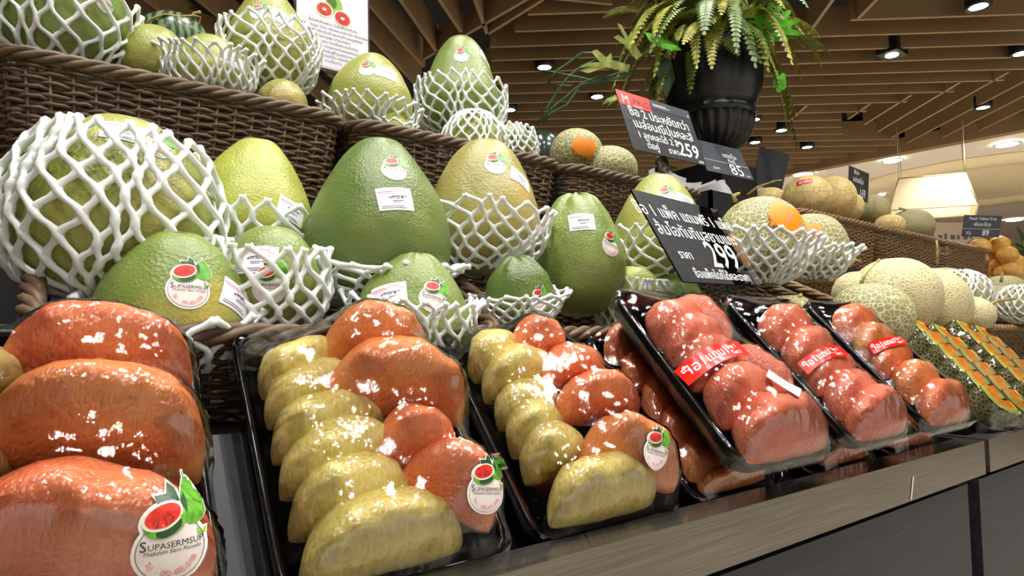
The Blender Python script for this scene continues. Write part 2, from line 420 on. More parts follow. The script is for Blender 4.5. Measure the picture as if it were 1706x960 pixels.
# fruit brand sticker, unit = height of the disc
def brand_design():
    S = 1/700.0; D = Flat()
    P = lambda pts: [((x-500)*S, (700-y)*S) for x, y in pts]
    E = lambda cx, cy, rx, ry, r=0: ell((cx-500)*S, (700-cy)*S, rx*S, ry*S, r)
    pear = [(690, 180), (735, 178), (770, 215), (815, 290), (850, 350), (862, 420), (840, 490), (790, 540), (730, 556), (660, 545), (615, 500), (600, 430), (595, 350), (590, 290), (620, 235)]
    big = [((x-720)*1.07+720, (y-370)*1.06+368) for x, y in pear]
    D.poly(E(490, 760, 352, 345), 0, 0).poly(E(425, 460, 228, 180, .25), 0, 0).poly(P(big), 0, 0)
    D.poly(P([(325, 200), (450, 215), (487, 115), (590, 225), (600, 310), (380, 310)]), 0, 0).poly(P([(680, 185), (683, 105), (712, 105), (724, 190)]), 0, 0)
    D.poly(P([(735, 590), (765, 600), (855, 605), (830, 690), (735, 690)]), 0, 0)
    D.poly(E(490, 760, 314, 308), 1, 1)
    o_, i_ = E(490, 760, 318, 312), E(490, 760, 312, 306)
    for k in range(28): D.poly([o_[k], o_[(k+1) % 28], i_[(k+1) % 28], i_[k]], 8, 3)
    D.poly(P([(352, 225), (470, 225), (590, 310), (375, 300)]), 3, 3).poly(P([(462, 235), (490, 135), (560, 200), (585, 300)]), 3, 4)
    D.poly(P(pear), 2, 4).poly(P([(598, 300), (640, 260), (660, 330), (650, 430), (630, 520), (605, 470)]), 3, 5).poly(P([(700, 185), (694, 120), (704, 120), (714, 185)]), 3, 5)
    D.poly(E(440, 475, 205, 150, .28), 2, 6).poly(E(470, 540, 130, 70, .45), 3, 6.5).poly(E(418, 420, 196, 128, .30), 5, 7).poly(E(420, 415, 170, 104, .28), 6, 8)
    for a, b in (((360, 515), (395, 380)), ((330, 480), (390, 370)), ((450, 500), (410, 370)), ((520, 450), (430, 360))):
        D.poly(P([(a[0]-7, a[1]), (a[0]+7, a[1]), b]), 7, 9)
    D.poly(P([(735, 595), (770, 625), (775, 665), (740, 650)]), 4, 4).poly(P([(780, 670), (795, 625), (845, 615), (825, 665)]), 4, 4)
    D.text('S', (240-500)*S, (700-735)*S, 150*S, 8, 4, align='CENTER').text('UPASERMSUP', (536-500)*S, (700-733)*S, 88*S, 8, 4)
    D.text('Thabthim Siam Pomelo', 0, (700-785)*S, 57*S, 8, 4, shear=.25)
    st = 'Tel . 092-655-5158'; n = len(st)
    for i, ch in enumerate(st):
        if ch == ' ': continue
        a = math.radians(-152+124*i/(n-1)); D.text(ch, (490-500+262*math.cos(a))*S, (700-760+262*math.sin(a))*S, 82*S, 9, 4, rot=a+math.pi/2)
    return D
BRAND = brand_design().baked(.08)
BRAND = (BRAND[0]*.78,)+BRAND[1:]
BRANDM = [STW, CREAMP, GREEN1, GREEN2, GREEN3, PEEL, REDF, REDF2, INKD, INKP]
def price_design():
    D = Flat(); D.rect(-.5, -.35, .5, .35, 0, 0, .04)
    D.rect(-.46, .20, -.05, .235, 1, 1).rect(-.46, .15, .02, .165, 1, 1)
    for k in range(14):
        a = k/13*math.pi*1.7-.4; b = (k+1)/13*math.pi*1.7-.4
        D.poly([(.38+.085*math.cos(a), .25+.085*math.sin(a)), (.38+.10*math.cos(a), .25+.10*math.sin(a)), (.38+.10*math.cos(b), .25+.10*math.sin(b)), (.38+.085*math.cos(b), .25+.085*math.sin(b))], 1, 1)
    D.poly([(-.05, .20), (.1, .27), (.28, .24), (.28, .225), (.1, .255), (-.05, .185)], 1, 1)
    D.text('499.00 ฿', .02, -.01, .12, 2, 1, bold=.01)
    D.rect(-.1, .06, .34, .085, 3, 1).rect(-.1, -.075, .22, -.055, 3, 1).rect(-.1, -.115, .12, -.1, 3, 1).rect(-.42, -.24, .2, -.22, 3, 1).rect(-.42, -.29, .28, -.272, 3, 1)
    return D
PRICE = price_design().baked(.12); PRICEM = [PAPER, INKP, INKD, INKG]
def tape_design():
    D = Flat(); D.rect(-.5, -.115, .5, .115, 0, 0)
    D.text('ซื้อ1แถม1', -.17, -.045, .155, 1, 1, bold=.012).text('Buy 1', .24, .015, .085, 1, 1, bold=.006).text('Get 1', .25, -.075, .085, 1, 1, bold=.006)
    return D
TAPED = tape_design().baked(.06); TAPEM = [TAPE, INKW]

# ------------------------------------------------------------------ the setting
mk('floor', [(-9, -9, -H), (16, -9, -H), (16, 16, -H), (-9, 16, -H)], [(0, 1, 2, 3)], FLOORM)['kind'] = 'structure'
ZC = 1.72
def bar(name, a, b, h, th, mat, parent):
    """an upright board from a to b (bottom edge), h high, th thick"""
    a = np.array(a, float); b = np.array(b, float); d = b-a; L = np.linalg.norm(d); d /= L; n = np.array([-d[1], d[0], 0])*th/2
    up = np.array([0, 0, h]); v = [a-n, b-n, b+n, a+n, a-n+up, b-n+up, b+n+up, a+n+up]
    return mk(name, v, [(0, 3, 2, 1), (4, 5, 6, 7), (0, 1, 5, 4), (1, 2, 6, 5), (2, 3, 7, 6), (3, 0, 4, 7)], mat, parent, smooth=False)
ceil = mk('ceiling', [(-6, -6, ZC+.42), (14, -6, ZC+.42), (14, 14, ZC+.42), (-6, 14, ZC+.42)], [(0, 3, 2, 1)], VOID)
ceil['kind'] = 'structure'
def slat_px(p, q, h=.17, th=.028, z=ZC): bar('slat', atZ(*p, z), atZ(*q, z), h, th*.7, SLAT, ceil)
# rows running across the view: parallel boards, set out every 19 cm
dA = np.array([.762, -.648, 0]); dA /= np.linalg.norm(dA); nA = np.array([.648, .762, 0]); nA /= np.linalg.norm(nA)
def along(px_edge, c):
    """point of the row nA.p = c seen at image column px_edge on the ceiling"""
    d = ray(px_edge, 300); s = np.array([d[0], d[1], 0]); return s*(c/(s@nA))
# (row distance, left column, right column)
row0 = atZ(1500, 31, ZC)@nA
ends = {0: (1428, 1760), 1: (816, 1760), 2: (818, 1760), 3: (808, 1760), 4: (800, 1760), 5: (800, 1682), 6: (815, 1597), 7: (820, 1517), 8: (830, 1448), 9: (835, 1330), 10: (850, 1300), 11: (860, 1406)}
for k in range(26):
    c = row0+.186*k
    l, r = ends.get(k, (845, 1500))
    for s0, s1 in ([(l, r)] if k not in (9, 10) else [(l, 1318), (1318 if k == 9 else 1320, 1405)]):
        a = along(s0, c); b = along(s1, c); a[2] = b[2] = ZC
        bar('slat', a, b, .17, .019, SLAT, ceil)
for k, la, lb in ((-2, 890, 1150), (-1, 880, 1140), (0, 858, 1130)):
    c = row0+.186*k
    a = along(la, c); b = along(lb, c); a[2] = b[2] = ZC; bar('slat', a, b, .17, .019, SLAT, ceil)
# boards running away on the right
for p, q in (((1343, 62), (1392, -6)), ((1430, 31), (1470, -10)), ((1318, 200), (1344, 176)), ((1413, 199), (1449, 174)), ((1440, 208), (1518, 159)), ((1462, 220), (1599, 138)),
             ((1485, 230), (1680, 121)), ((1510, 239), (1790, 92)), ((1569, 230), (1800, 112)), ((1631, 218), (1800, 138)), ((1690, 212), (1800, 158))): slat_px(p, q)
# boards running away on the left, open to the dark void
for p, q in (((724, -12), (768, 54)), ((657, -14), (728, 88)), ((600, -8), (706, 112)), ((786, -14), (812, 58)), ((540, -20), (700, 150)), ((470, -20), (650, 160)), ((395, -18), (640, 210)), ((310, -15), (560, 190)),
             ((225, -12), (500, 190)), ((140, -15), (430, 180)), ((60, -10), (350, 170)), ((-40, -10), (250, 150))): slat_px(p, q)
for p, q in (((707, 99), (884, -4)), ((812, 58), (905, 0)), ((640, 120), (560, 70)), ((880, -6), (1020, 8)), ((470, 100), (240, 30))): slat_px(p, q, h=.13)
# thin hanging rods of the grid
# white ceiling beyond
eL, eR = atZ(1180, 318, 1.66), atZ(1790, 202, 1.66)
dE = (eR-eL)/np.linalg.norm(eR-eL); eA = eL-dE*8; eB = eR+dE*3; nE = np.array([dE[1], -dE[0], 0]);
if nE@np.array([1, .2, 0]) < 0: nE = -nE
bar('trim_1', eA, eB, .14, .10, SLAT, None)['kind'] = 'structure'
m = MB(); far = eA+nE*14; far2 = eB+nE*14; zc = np.array([0, 0, .015])
wc = mk('ceiling_white', [eA+zc, eB+zc, far2+zc, far+zc], [(0, 1, 2, 3)], WHITEC); wc['kind'] = 'structure'
# round cove hanging a little below: a ring with a lit inner disc
cv = atZ(1640, 308, 1.66)
m = MB(); pr = [(1.30, 0), (1.36, -.03), (1.36, .0)]; m.lathe([(1.02, -.001), (1.05, -.045), (1.36, -.045), (1.38, -.001)], 64, 0, (cv[0], cv[1], 1.672))
m.mk('trim_2', CREAM)['kind'] = 'structure'
m = MB(); m.lathe([(0.001, -.004), (1.05, -.006)], 64, 0, (cv[0], cv[1], 1.672)); m.mk('trim_3', CREAM)['kind'] = 'structure'
# far walls
mk('wall_back', [(-6, 9.5, -H), (13, 9.5, -H), (13, 9.5, 2.2), (-6, 9.5, 2.2)], [(0, 1, 2, 3)], simple('wall_dark_brown', (74, 60, 46), .8, var=.1))['kind'] = 'structure'
wr = mk('wall_right', [(13, -6, -H), (13, 12, -H), (13, 12, 2.2), (13, -6, 2.2)], [(0, 1, 2, 3)], WALLM); wr['kind'] = 'structure'
mk('wall_left', [(-6, -6, -H), (-6, 9.5, -H), (-6, 9.5, 2.2), (-6, -6, 2.2)], [(0, 1, 2, 3)], WALLM)['kind'] = 'structure'

# ------------------------------------------------------------------ lamps
def lamp_proto():
    o = root('ceiling_downlight', 'round white downlight set between the brown ceiling slats', 'downlight', (0, 0, 0), 'downlights between the ceiling slats')
    m = MB(); m.lathe([(.042, .0), (.056, -.004), (.06, 0), (.06, .09), (.0, .09)], 20); m.mk('housing', LAMPH, o, local=True)
    m = MB(); m.lathe([(.0005, .004), (.044, .004), (.045, .012)], 20); m.mk('lamp_disc', LAMP, o, local=True)
    return o
LP = lamp_proto()
def spot(parent, fr, power, size=1.9, blend=.6):
    ld = bpy.data.lights.new('downlight_beam', 'SPOT'); ld.energy = power; ld.spot_size = size; ld.spot_blend = blend; ld.shadow_soft_size = .022; ld.color = (1.0, .965, .915)
    lo = bpy.data.objects.new('beam', ld); COL.objects.link(lo); lo.parent = parent; lo.location = (0, 0, -.01)
seen = [(1630, 12), (1702, 90), (907, 113), (995, 162), (1638, 180), (1256, 200), (1302, 218), (1258, 238), (849, 184), (1345, 246)]
first = True
SEEN_L = ['round downlight at the upper right corner of the slatted ceiling', 'round downlight cut by the right edge below the corner one', 'round downlight left of the fern above its trailing stems',
 'round downlight beside the left top of the 259 sign', 'round downlight near the right edge above the white ceiling', 'round downlight touching the hanging fern frond right of the urn', 'round downlight right of the urn, brightest of the three there',
 'round downlight just above the blank black sign', 'round downlight beside the tall netted pomelo', 'smallest round downlight low over the cream melons']
for i, (x, y) in enumerate(seen):
    o = LP if first else copy_tree(LP); first = False
    p = atZ(x, y, ZC-.012); place(o, Matrix.Translation(Vector(p))); o['label'] = SEEN_L[i]
over = [(-.55, .15), (-.2, .75), (.05, -.15), (.35, .42), (.55, 1.1), (.75, .05), (1.05, .62), (1.35, .1), (1.5, 1.0), (1.95, .5), (.35, -.6), (1.2, -.6), (2.5, .2), (-.5, -.7)]
LPO = []
for x, y in over:
    o = copy_tree(LP); place(o, Matrix.Translation((x, y, ZC-.012))); LPO.append(o)
    o['label'] = 'round downlight in the ceiling straight above the fruit display'; o['group'] = 'downlights above the fruit display'
shop = [(x, y) for x in (-4.2, -1.6, 1.6, 4.4, 7.2) for y in (-4.6, -2.2)]+[(-4.2, .8), (-4.2, 3.4), (-1.9, 4.6), (5.2, -.4), (8.2, .2), (-1.8, 1.9)]  # unseen lamps, added so that floor bounce brightens the ceiling
for x, y in shop:
    o = copy_tree(LP); place(o, Matrix.Translation((x, y, ZC-.012)))
    o['label'] = 'unseen round downlight added around the shop to brighten its ceiling'; o['group'] = 'added fill downlights over the rest of the shop'
for o in list(bpy.data.objects):
    if o.name.startswith('ceiling_downlight'): spot(o, None, SPOT_W if o in LPO else SHOP_W)
# square black spotlight
o = root('square_spotlight', 'square black spotlight mounted on a ceiling slat above the fern', 'spotlight', atZ(1486, 92, ZC-.02))
MB().box((-.075, -.06, -.0), (.075, .06, .10)).mk('housing', LAMPH, o, local=True, smooth=False)
MB().lathe([(.0005, -.003), (.035, -.003), (.037, .002)], 18).mk('lamp_disc', LAMP, o, local=True); spot(o, None, SHOP_W)
# white-ceiling downlights
for i, (x, y) in enumerate([(1487, 268), (1678, 241), (1404, 309), (1338, 291), (1460, 325), (1690, 367), (1551, 381)]):
    z = 1.66
    p = atZ(x, y, z)
    o = root('recessed_light', ['round recessed light between the 169 sign and the pendant lamp top', 'largest recessed light at the upper right of the white ceiling', 'recessed light just left of the 169 sign', 'recessed light right above the red-labelled cream melon', 'recessed light between the 169 sign and the pendant shade', 'recessed light right of the 89 sign', 'small recessed light under the pendant lamp'][i], 'ceiling light', p, 'recessed lights in the white ceiling')
    s = 1.0+.55*i*.12
    MB().lathe([(.075*s, 0), (.09*s, -.006), (.1*s, .004)], 22).mk('ring', LAMPW, o, local=True)
    MB().lathe([(.0005, -.002), (.076*s, -.002)], 22).mk('lamp_disc', LAMP, o, local=True)
    if i < 5: spot(o, None, SHOP_W)
# pendant lamp: tapered fabric box
zb, zt = 1.0, 1.27
c0 = atZ(1630, 341, zb); c1 = atZ(1482, 351, zb); c2 = atZ(1681, 355, zb)
ex = c1-c0; ey = c2-c0; ex[2] = ey[2] = 0; ey = ey-ex*(ex@ey)/(ex@ex)*.7; cc = c0+ex/2+ey/2
bot = [c0, c0+ex, c0+ex+ey, c0+ey]; top = [cc+(p-cc)*.76+np.array([0, 0, zt-zb]) for p in bot]
inb = [cc+(p-cc)*.84+np.array([0, 0, .012]) for p in bot]
o = root('pendant_lamp', 'large cream fabric box pendant lamp hanging from the white ceiling', 'lamp', cc)
mk('lamp_shade', bot+top, [(0, 1, 5, 4), (1, 2, 6, 5), (2, 3, 7, 6), (3, 0, 4, 7)], SHADE, o, smooth=False)
mk('bottom_panel', bot+inb, [(0, 4, 5, 1), (1, 5, 6, 2), (2, 6, 7, 3), (3, 7, 4, 0)], SHADE, o, smooth=False)
m = MB()
for q in (bot, top):
    for i in range(4): m.tube([q[i], q[(i+1) % 4]], .006, 5)
for i in range(4): m.tube([bot[i], top[i]], .006, 5)
m.mk('frame', FRAMEM, o)
for sfr in (.3, .7):
    a = bot[0]*(1-sfr)*1.0+bot[3]*sfr; b = bot[1]*(1-sfr)+bot[2]*sfr; mid = (a+b)/2
    mk('lamp_tube', *tube([mid+(a-mid)*.75+[0, 0, .12], mid+(b-mid)*.75+[0, 0, .12]], .016, 8), TUBE, o)
for i in range(4): mk('suspension_rod', *tube([top[i], top[i]*[1, 1, 0]+[0, 0, 1.70]], .004, 5), FRAMEM, o)

# ------------------------------------------------------------------ display counters
ZT = -.154
def counter(name, x0, x1, label, inner=True):
    o = root(name, label, 'display counter', ((x0+x1)/2, .6, -H))
    m = MB(); m.box((x0, .34, ZT-.047), (x1, .346, ZT)); m.box((x0, .346, ZT-.004), (x1, .372, ZT)); m.box((x0, .366, ZT-.05), (x1, .372, ZT-.004))
    m.mk('steel_trim', STEEL, o, smooth=False)
    for xa, xb in ((x0, x0+.012), (x1-.012, x1)): MB().box((xa, .372, ZT-.05), (xb, .52, ZT)).mk('steel_end_lip', STEEL, o, smooth=False)
    w = (x1-x0-.02); npan = max(1, round(w/.85))
    for i in range(npan):
        a = x0+.01+w*i/npan; b = x0+.01+w*(i+1)/npan-.006
        MB().box((a, .358, -H+.08), (b, .376, ZT-.062)).mk('door_panel', DWOOD, o, smooth=False)
    MB().box((x0+.005, .376, -H), (x1-.005, .84, ZT-.05)).mk('carcass', RACK, o, smooth=False)
    MB().box((x0+.02, .39, -H), (x1-.02, .4, -H+.08)).mk('plinth', RACK, o, smooth=False)
    # sloping black rack the trays lean on
    pr = [(.376, ZT-.045), (.392, ZT-.046), (.398, ZT-.036), (.513, -.075), (.56, -.075), (.56, ZT-.05)]
    a = x0+.013; b = x1-.013
    v = [(a, y, z) for y, z in pr]+[(b, y, z) for y, z in pr]; n = len(pr)
    mk('sloping_rack', v, [(i, i+1, i+1+n, i+n) for i in range(n-1)]+[tuple(range(n))[::-1], tuple(range(n, 2*n))], RACK, o, smooth=False)
    return o
cA = counter('display_counter', -1.2, 1.094, 'dark laminate display counter with steel edge under the pomelo trays')
cB = counter('display_counter', 1.112, 2.6, 'dark laminate display counter with steel edge under the cut cantaloupe')
# small barcode-less price tag on the cabinet and a scratch of tape on the trim
D = Flat(); D.rect(-.5, -.75, .5, .75, 0, 0).rect(-.38, -.55, -.05, .45, 1, 1)
for k in range(5): D.rect(.05, .42-.2*k, .4, .36-.2*k, 1, 1)
dp = [x for x in bpy.data.objects if x.parent == cA and x.name.startswith('door_panel')][-1]
decal('tag_sticker', dp, 1618, 838, D.baked(0), .026, [PAPER, INKG], parent=dp, label='small white printed tag near the panel corner')
tp = [x for x in bpy.data.objects if x.parent == cA and x.name.startswith('steel_trim')][0]
D = Flat(); D.poly([(-.1, -.5), (.02, -.5), (.12, .5), (-.02, .48)], 0, 0)
decal('tape_scrap', tp, 1519, 813, D.baked(0), .028, [PAPER], roll=-.25, parent=tp, label='torn scrap of white tape')
# stepped risers behind
r = root('riser_platform', 'black stepped platform carrying the wicker baskets', 'platform', (.9, .9, -H))
pr = [(.845, -H), (.845, .182), (1.55, .182), (1.55, -H)]
v = [(-.6, y, z) for y, z in pr]+[(2.955, y, z) for y, z in pr]
mk('rear_step', v, [(0, 1, 5, 4), (1, 2, 6, 5), (2, 3, 7, 6), (0, 3, 2, 1), (4, 5, 6, 7)], RACK, r, smooth=False)
v = [(x, y, z) for x in (-.6, 2.9) for y, z in ((.565, -.16), (.575, -.128), (.843, -.003), (.843, -.16))]
mk('front_slope', v, [(0, 1, 5, 4), (1, 2, 6, 5), (2, 3, 7, 6), (0, 3, 2, 1), (4, 5, 6, 7)], RACK, r, smooth=False)

# ------------------------------------------------------------------ wicker baskets
def rrect(w, d, r, n):
    """n points, evenly spaced, of a rounded rectangle centred at 0"""
    pts = []
    for cx, cy, a0 in ((w/2-r, -d/2+r, -90), (w/2-r, d/2-r, 0), (-w/2+r, d/2-r, 90), (-w/2+r, -d/2+r, 180)):
        for k in range(9): a = math.radians(a0+90*k/8); pts.append((cx+r*math.cos(a), cy+r*math.sin(a)))
    p = np.array(pts+pts[:1]); s = np.concatenate([[0], np.cumsum(np.linalg.norm(np.diff(p, axis=0), axis=1))])
    q = np.linspace(0, s[-1], n, endpoint=False); return np.stack([np.interp(q, s, p[:, 0]), np.interp(q, s, p[:, 1])], 1)
def make_basket(w, d, h, label, mat, rimmat, liner=-.05, group=None):
    o = root('wicker_basket', label, 'basket', (0, 0, 0), group)
    ns = int(round(2*(w+d)/.024/2))*2; np_ = ns*4
    base = rrect(1, 1, .1, 8)
    rows = int(h/.0056); m = MB()
    def per(z, n, off=0.0):
        k = 1-.07*(-z/h); p = rrect(w*k-.014+2*off, d*k-.014+2*off, .035, n); return p
    for i in range(rows):
        z = -h+.004+i*(h-.012)/(rows-1)
        p = per(z, np_); nxt = np.roll(p, -1, 0)-np.roll(p, 1, 0); nn = np.stack([nxt[:, 1], -nxt[:, 0]], 1); nn /= np.linalg.norm(nn, axis=1, keepdims=True)
        sgn = np.sin(np.arange(np_)*math.pi/4+math.pi/4+i*math.pi)
        q = p+nn*(sgn*.0031)[:, None]
        zz = z+np.random.normal(0, .0006, np_)+.0008*math.sin(i*2.1)
        m.add(*tube(np.column_stack([q, zz]), .0027, 5, True))
    wv = m.mk('weave', mat, o, local=True); wv['kind'] = 'stuff'
    m = MB(); a = per(0, ns); b = per(-h, ns)
    for i in range(ns): m.tube([(a[i][0], a[i][1], -.002), (b[i][0], b[i][1], -h)], .0022, 5)
    m.mk('stakes', mat, o, local=True)['kind'] = 'stuff'
    m = MB(); n = 320; p = per(0, n, .001); nxt = np.roll(p, -1, 0)-np.roll(p, 1, 0); nn = np.stack([nxt[:, 1], -nxt[:, 0]], 1); nn /= np.linalg.norm(nn, axis=1, keepdims=True)
    tw = 15
    for k in range(4):
        a = np.arange(n)*2*math.pi*tw/n+k*math.pi/2
        q = p+nn*(.0052*np.cos(a))[:, None]; m.add(*tube(np.column_stack([q, -.001+.0052*np.sin(a)]), .0044, 6, True))
    m.mk('rim', rimmat, o, local=True)
    fl = per(-h, 48); m = MB(); m.add(np.column_stack([fl, np.full(48, -h+.003)]), [tuple(range(48))]); m.mk('bottom', mat, o, local=True, smooth=False)
    return o
def tilt_frame(cx, y, z, d, deg):
    """front rim middle at (cx, y, z); basket leans up towards the back"""
    a = math.radians(deg); return Matrix.Translation((cx, y, z))@Matrix.Rotation(a, 4, 'X')@Matrix.Translation((0, d/2, 0))
BW = .405
bk = make_basket(BW, .29, .122, '', WICK, WICK2)
labels_rear = [(.135, 'wide brown wicker basket under the topmost pomelos at the left'),
               (.546, 'brown wicker basket below the poster holding the tall netted pomelo'),
               (.957, 'brown wicker basket holding two netted melons beside the dark watermelon')]
first = True
for cx, lb in labels_rear:
    o = bk if first else copy_tree(bk); first = False; o['label'] = lb; place(o, tilt_frame(cx, .852, .3085, .29, 0)); o['group'] = 'brown wicker baskets'
labels_front = [(.186, 'front wicker basket at the left full of pomelos behind the trays'), (.606, 'front wicker basket of pomelos behind the 299 price sign'),
                (1.03, 'front wicker basket under the orange-tagged melons')]
for cx, lb in labels_front:
    o = copy_tree(bk); o['label'] = lb; place(o, tilt_frame(cx, .528, -.002, .29, 25)); o['group'] = 'brown wicker baskets'
bl = make_basket(.46, .29, .135, '', WICKL, WICKL)
first = True
for cx, lb in ((1.775, 'light wicker basket holding the smooth cream melons'), (2.25, 'light wicker basket holding the grey-green melons'), (2.73, 'light wicker basket farthest along the upper row')):
    o = bl if first else copy_tree(bl); first = False; o['label'] = lb; place(o, tilt_frame(cx, .852, .319, .29, 0)); o['group'] = 'light wicker baskets'
for cx, lb in ((1.50, 'front wicker basket under the pale netted melons'), (1.985, 'front wicker basket of melons next to the peaches')):
    o = copy_tree(bl); o['label'] = lb; place(o, tilt_frame(cx, .528, .012, .29, 25)); o['group'] = 'light wicker baskets'

# ------------------------------------------------------------------ fruit
def profile(R, Hh, k, e=1.35, sx=.92):
    if isinstance(k, tuple): k, e, sx = k
    ph = np.linspace(0, math.pi, 400); top = ph < math.pi/2; r = np.where(top, np.sin(ph)**sx, np.sin(ph)**.92)*(1-k*((1+np.cos(ph))/2)**e); s = R/r.max()
    return ph, r*s, Hh*np.cos(ph)
FRUIT = {}
def fruit(name, label, cat, c, R, Hh, k, mat, tilt=(0, 0), seed=0, ridge=0.0, nr=9, stem=True, group=None, lump=.022, spin=0.0, dimple=.004):
    ph, rr, zz = profile(R, Hh, k)
    nu, nv = 44, 72
    p = np.linspace(.0, math.pi, nu); r = np.interp(p, ph, rr); z = np.interp(p, ph, zz)
    th = np.arange(nv)*2*math.pi/nv+spin; v = []
    for i in range(nu):
        tp = ((1+math.cos(p[i]))/2)
        for t in th:
            q = Vector((math.cos(t)*r[i]/R, math.sin(t)*r[i]/R, z[i]/Hh))
            f = 1+lump*2*noise.noise(q*1.6+Vector((seed*3.1, seed, 0)))+lump*.5*noise.noise(q*4.5+Vector((seed, 0, seed*2)))
            f *= 1+ridge*tp**4*math.cos(nr*t+2*noise.noise(q*2+Vector((seed, 5, 1))))
            dz = -dimple*math.exp(-(r[i]/(.18*R))**2) if p[i] < 1 else 0
            v.append((math.cos(t)*r[i]*f, math.sin(t)*r[i]*f, z[i]*(1+(f-1)*.6)+dz))
    z3 = Vector((tilt[0], tilt[1], 1)).normalized(); x3 = Vector((1, 0, 0)); x3 = (x3-z3*x3.dot(z3)).normalized(); y3 = z3.cross(x3)
    fr = frame(c, x3, y3, z3)
    o = mk(name, v, grid_faces(nu, nv, True), mat, fr=fr, local=True); tag(o, label, cat, group)
    if stem:
        m = MB(); zt = Hh-dimple; m.lathe([(.0085, zt-.004), (.0075, zt+.0005), (.004, zt+.0015), (.0005, zt+.001)], 12); m.mk('stem_scar', STEMD, o, local=True)
    FRUIT[label] = (o, R, Hh, k)
    o['_R'] = R
    return o
def strand_net(name, label, fr, ctrl, n, rows, rad=.0026, jit=.0, seed=0, group=None, wob=0.0, frng=0.0):
    """foam net: two crossing families of strands over the profile ctrl = [(radius, z), ...] of the frame"""
    ctrl = np.array(ctrl, float); seg = np.concatenate([[0], np.cumsum(np.linalg.norm(np.diff(ctrl, axis=0), axis=1))]); seg /= seg[-1]
    ns = rows*5+1; s = np.linspace(0, 1, ns); m = MB()
    # smooth profile
    def pr(s_): return np.interp(s_, seg, ctrl[:, 0]), np.interp(s_, seg, ctrl[:, 1])
    rs = np.random.RandomState(seed)
    for fam in (1, -1):
        for i in range(n):
            a0 = 0.0; a1 = 1.0+frng*rs.uniform(-.5, 1)
            ss = a0+(a1-a0)*s
            r, z = pr(np.clip(ss, 0, 1))
            th = 2*math.pi*(i+fam*rows*ss/2)/n
            th = th+.16*np.sin(2*th+seed)*(.4+.6*np.sin(3*ss+seed))+.09*np.sin(5*th+2.3*seed+4*ss)
            # strands hug each other at the knots: cells become rounded diamonds
            w = np.cos(2*math.pi*rows*ss*1.0)
            th = th-fam*np.sin(2*math.pi*rows*ss)*(.32/ n)
            dr = fam*.0004
            x = (r+dr)*np.cos(th); y = (r+dr)*np.sin(th); pt = np.stack([x, y, z], 1)
            if jit or wob:
                for q in range(ns):
                    nv = noise.noise_vector(Vector(pt[q])*24+Vector((seed, 0, 0))); nv = np.array(nv)*wob*1.3; rd = np.array([pt[q][0], pt[q][1], 0]); rd /= np.linalg.norm(rd)+1e-9; k_ = nv@rd; pt[q] += nv+rd*(abs(k_)-k_)*.8
                pt += rs.normal(0, jit, pt.shape)
            m.add(*tube(pt, rad*(1+.22*w), 6))
    o = mk(name, m.V(), m.f, FOAM, fr=fr, local=True)
    return tag(o, label, 'foam net', group)
def net_on(fo, label, p0, p1, n, rows, off=.003, flare0=.0, flare1=0.0, rad=.0026, seed=0, wob=.0015, extra0=None, extra1=None, tilt=None, grp='white foam nets'):
    """sleeve on fruit fo from polar angle p0 to p1 (degrees from the stem), edges flared outward"""
    o, R, Hh, k = FRUIT[fo]; ph, rr, zz = profile(R, Hh, k); c = []
    for a in np.linspace(p0, p1, 16):
        q = math.radians(a); r = np.interp(q, ph, rr); z = np.interp(q, ph, zz); u = (a-p0)/(p1-p0)
        c.append((r*1.02+off+flare0*max(0, 1-u/.3)**2+flare1*max(0, (u-.7)/.3)**2, z+.2*off))
    if extra0: c = list(extra0)+c
    if extra1: c = c+list(extra1)
    return strand_net('foam_net', label, FR[o.name], c, n, rows, rad, seed=seed, wob=wob, group=grp)
def brand(fo, px, py, size=.036, roll=0, lab=None): return decal('brand_sticker', FRUIT[fo][0], px, py, BRAND, size, BRANDM, roll, label='brand sticker with halved red pomelo and green fruit')
def price(fo, px, py, size=.036, roll=0): return decal('price_label', FRUIT[fo][0], px, py, PRICE, size, PRICEM, roll, label='white printed price label')
GP = 'pomelos in the front baskets'; GR = 'pomelos in the upper baskets'
def pom(lb, px, py, D, R, Hh, k, sk, tilt=(0, 0), seed=0, grp=GP, **kw): return fruit('pomelo', lb, 'pomelo', atD(px, py, D), R, Hh, k, SKIN[sk], tilt, seed, group=grp, **kw)
F1 = 'large olive pomelo in a full foam net at far left'
pom(F1, 195, 352, .565, .081, .086, .28, 'olive', (.05, -.05), 1)
F2 = 'yellow-green pomelo with a narrow neck behind the netted ones'
pom(F2, 420, 345, .70, .066, .078, (.56, 1.5, .60), 'lime', (.05, -.02), 2)
F3 = 'green pomelo with yellow side leaning low at the front left'
pom(F3, 292, 505, .525, .060, .062, .42, 'ripe', (.0, -.25), 3)
F4 = 'green pomelo in a loose foam net with a white label on top'
pom(F4, 450, 468, .58, .046, .052, .25, 'leaf', (0, -.2), 4)
F5 = 'largest dark green pomelo with two stickers in the middle'
pom(F5, 631, 368, .70, .0795, .094, (.52, 1.3, .80), 'green', (-.03, -.02), 5)
F6 = 'tan-green pomelo blushed orange near its stem'
pom(F6, 806, 345, .82, .073, .090, (.46, 1.5, .72), 'tan', (.04, 0), 6)
F7 = 'speckled green pomelo low at the front between two trays'
pom(F7, 688, 505, .64, .057, .054, .5, 'speck', (.02, -.15), 7, ridge=.03)
F8 = 'small dark green ridged pomelo beside the basket corner'
pom(F8, 866, 487, .72, .040, .042, .3, 'dark', (-.15, -.1), 8, ridge=.07, nr=7)
F9 = 'bright green bell-shaped pomelo with a label on its front'
pom(F9, 962, 425, .86, .064, .084, (.42, 1.3, .66), 'leaf', (-.03, -.03), 9, ridge=.05, nr=8)
F10 = 'yellow-green pomelo partly hidden by the 299 price sign'
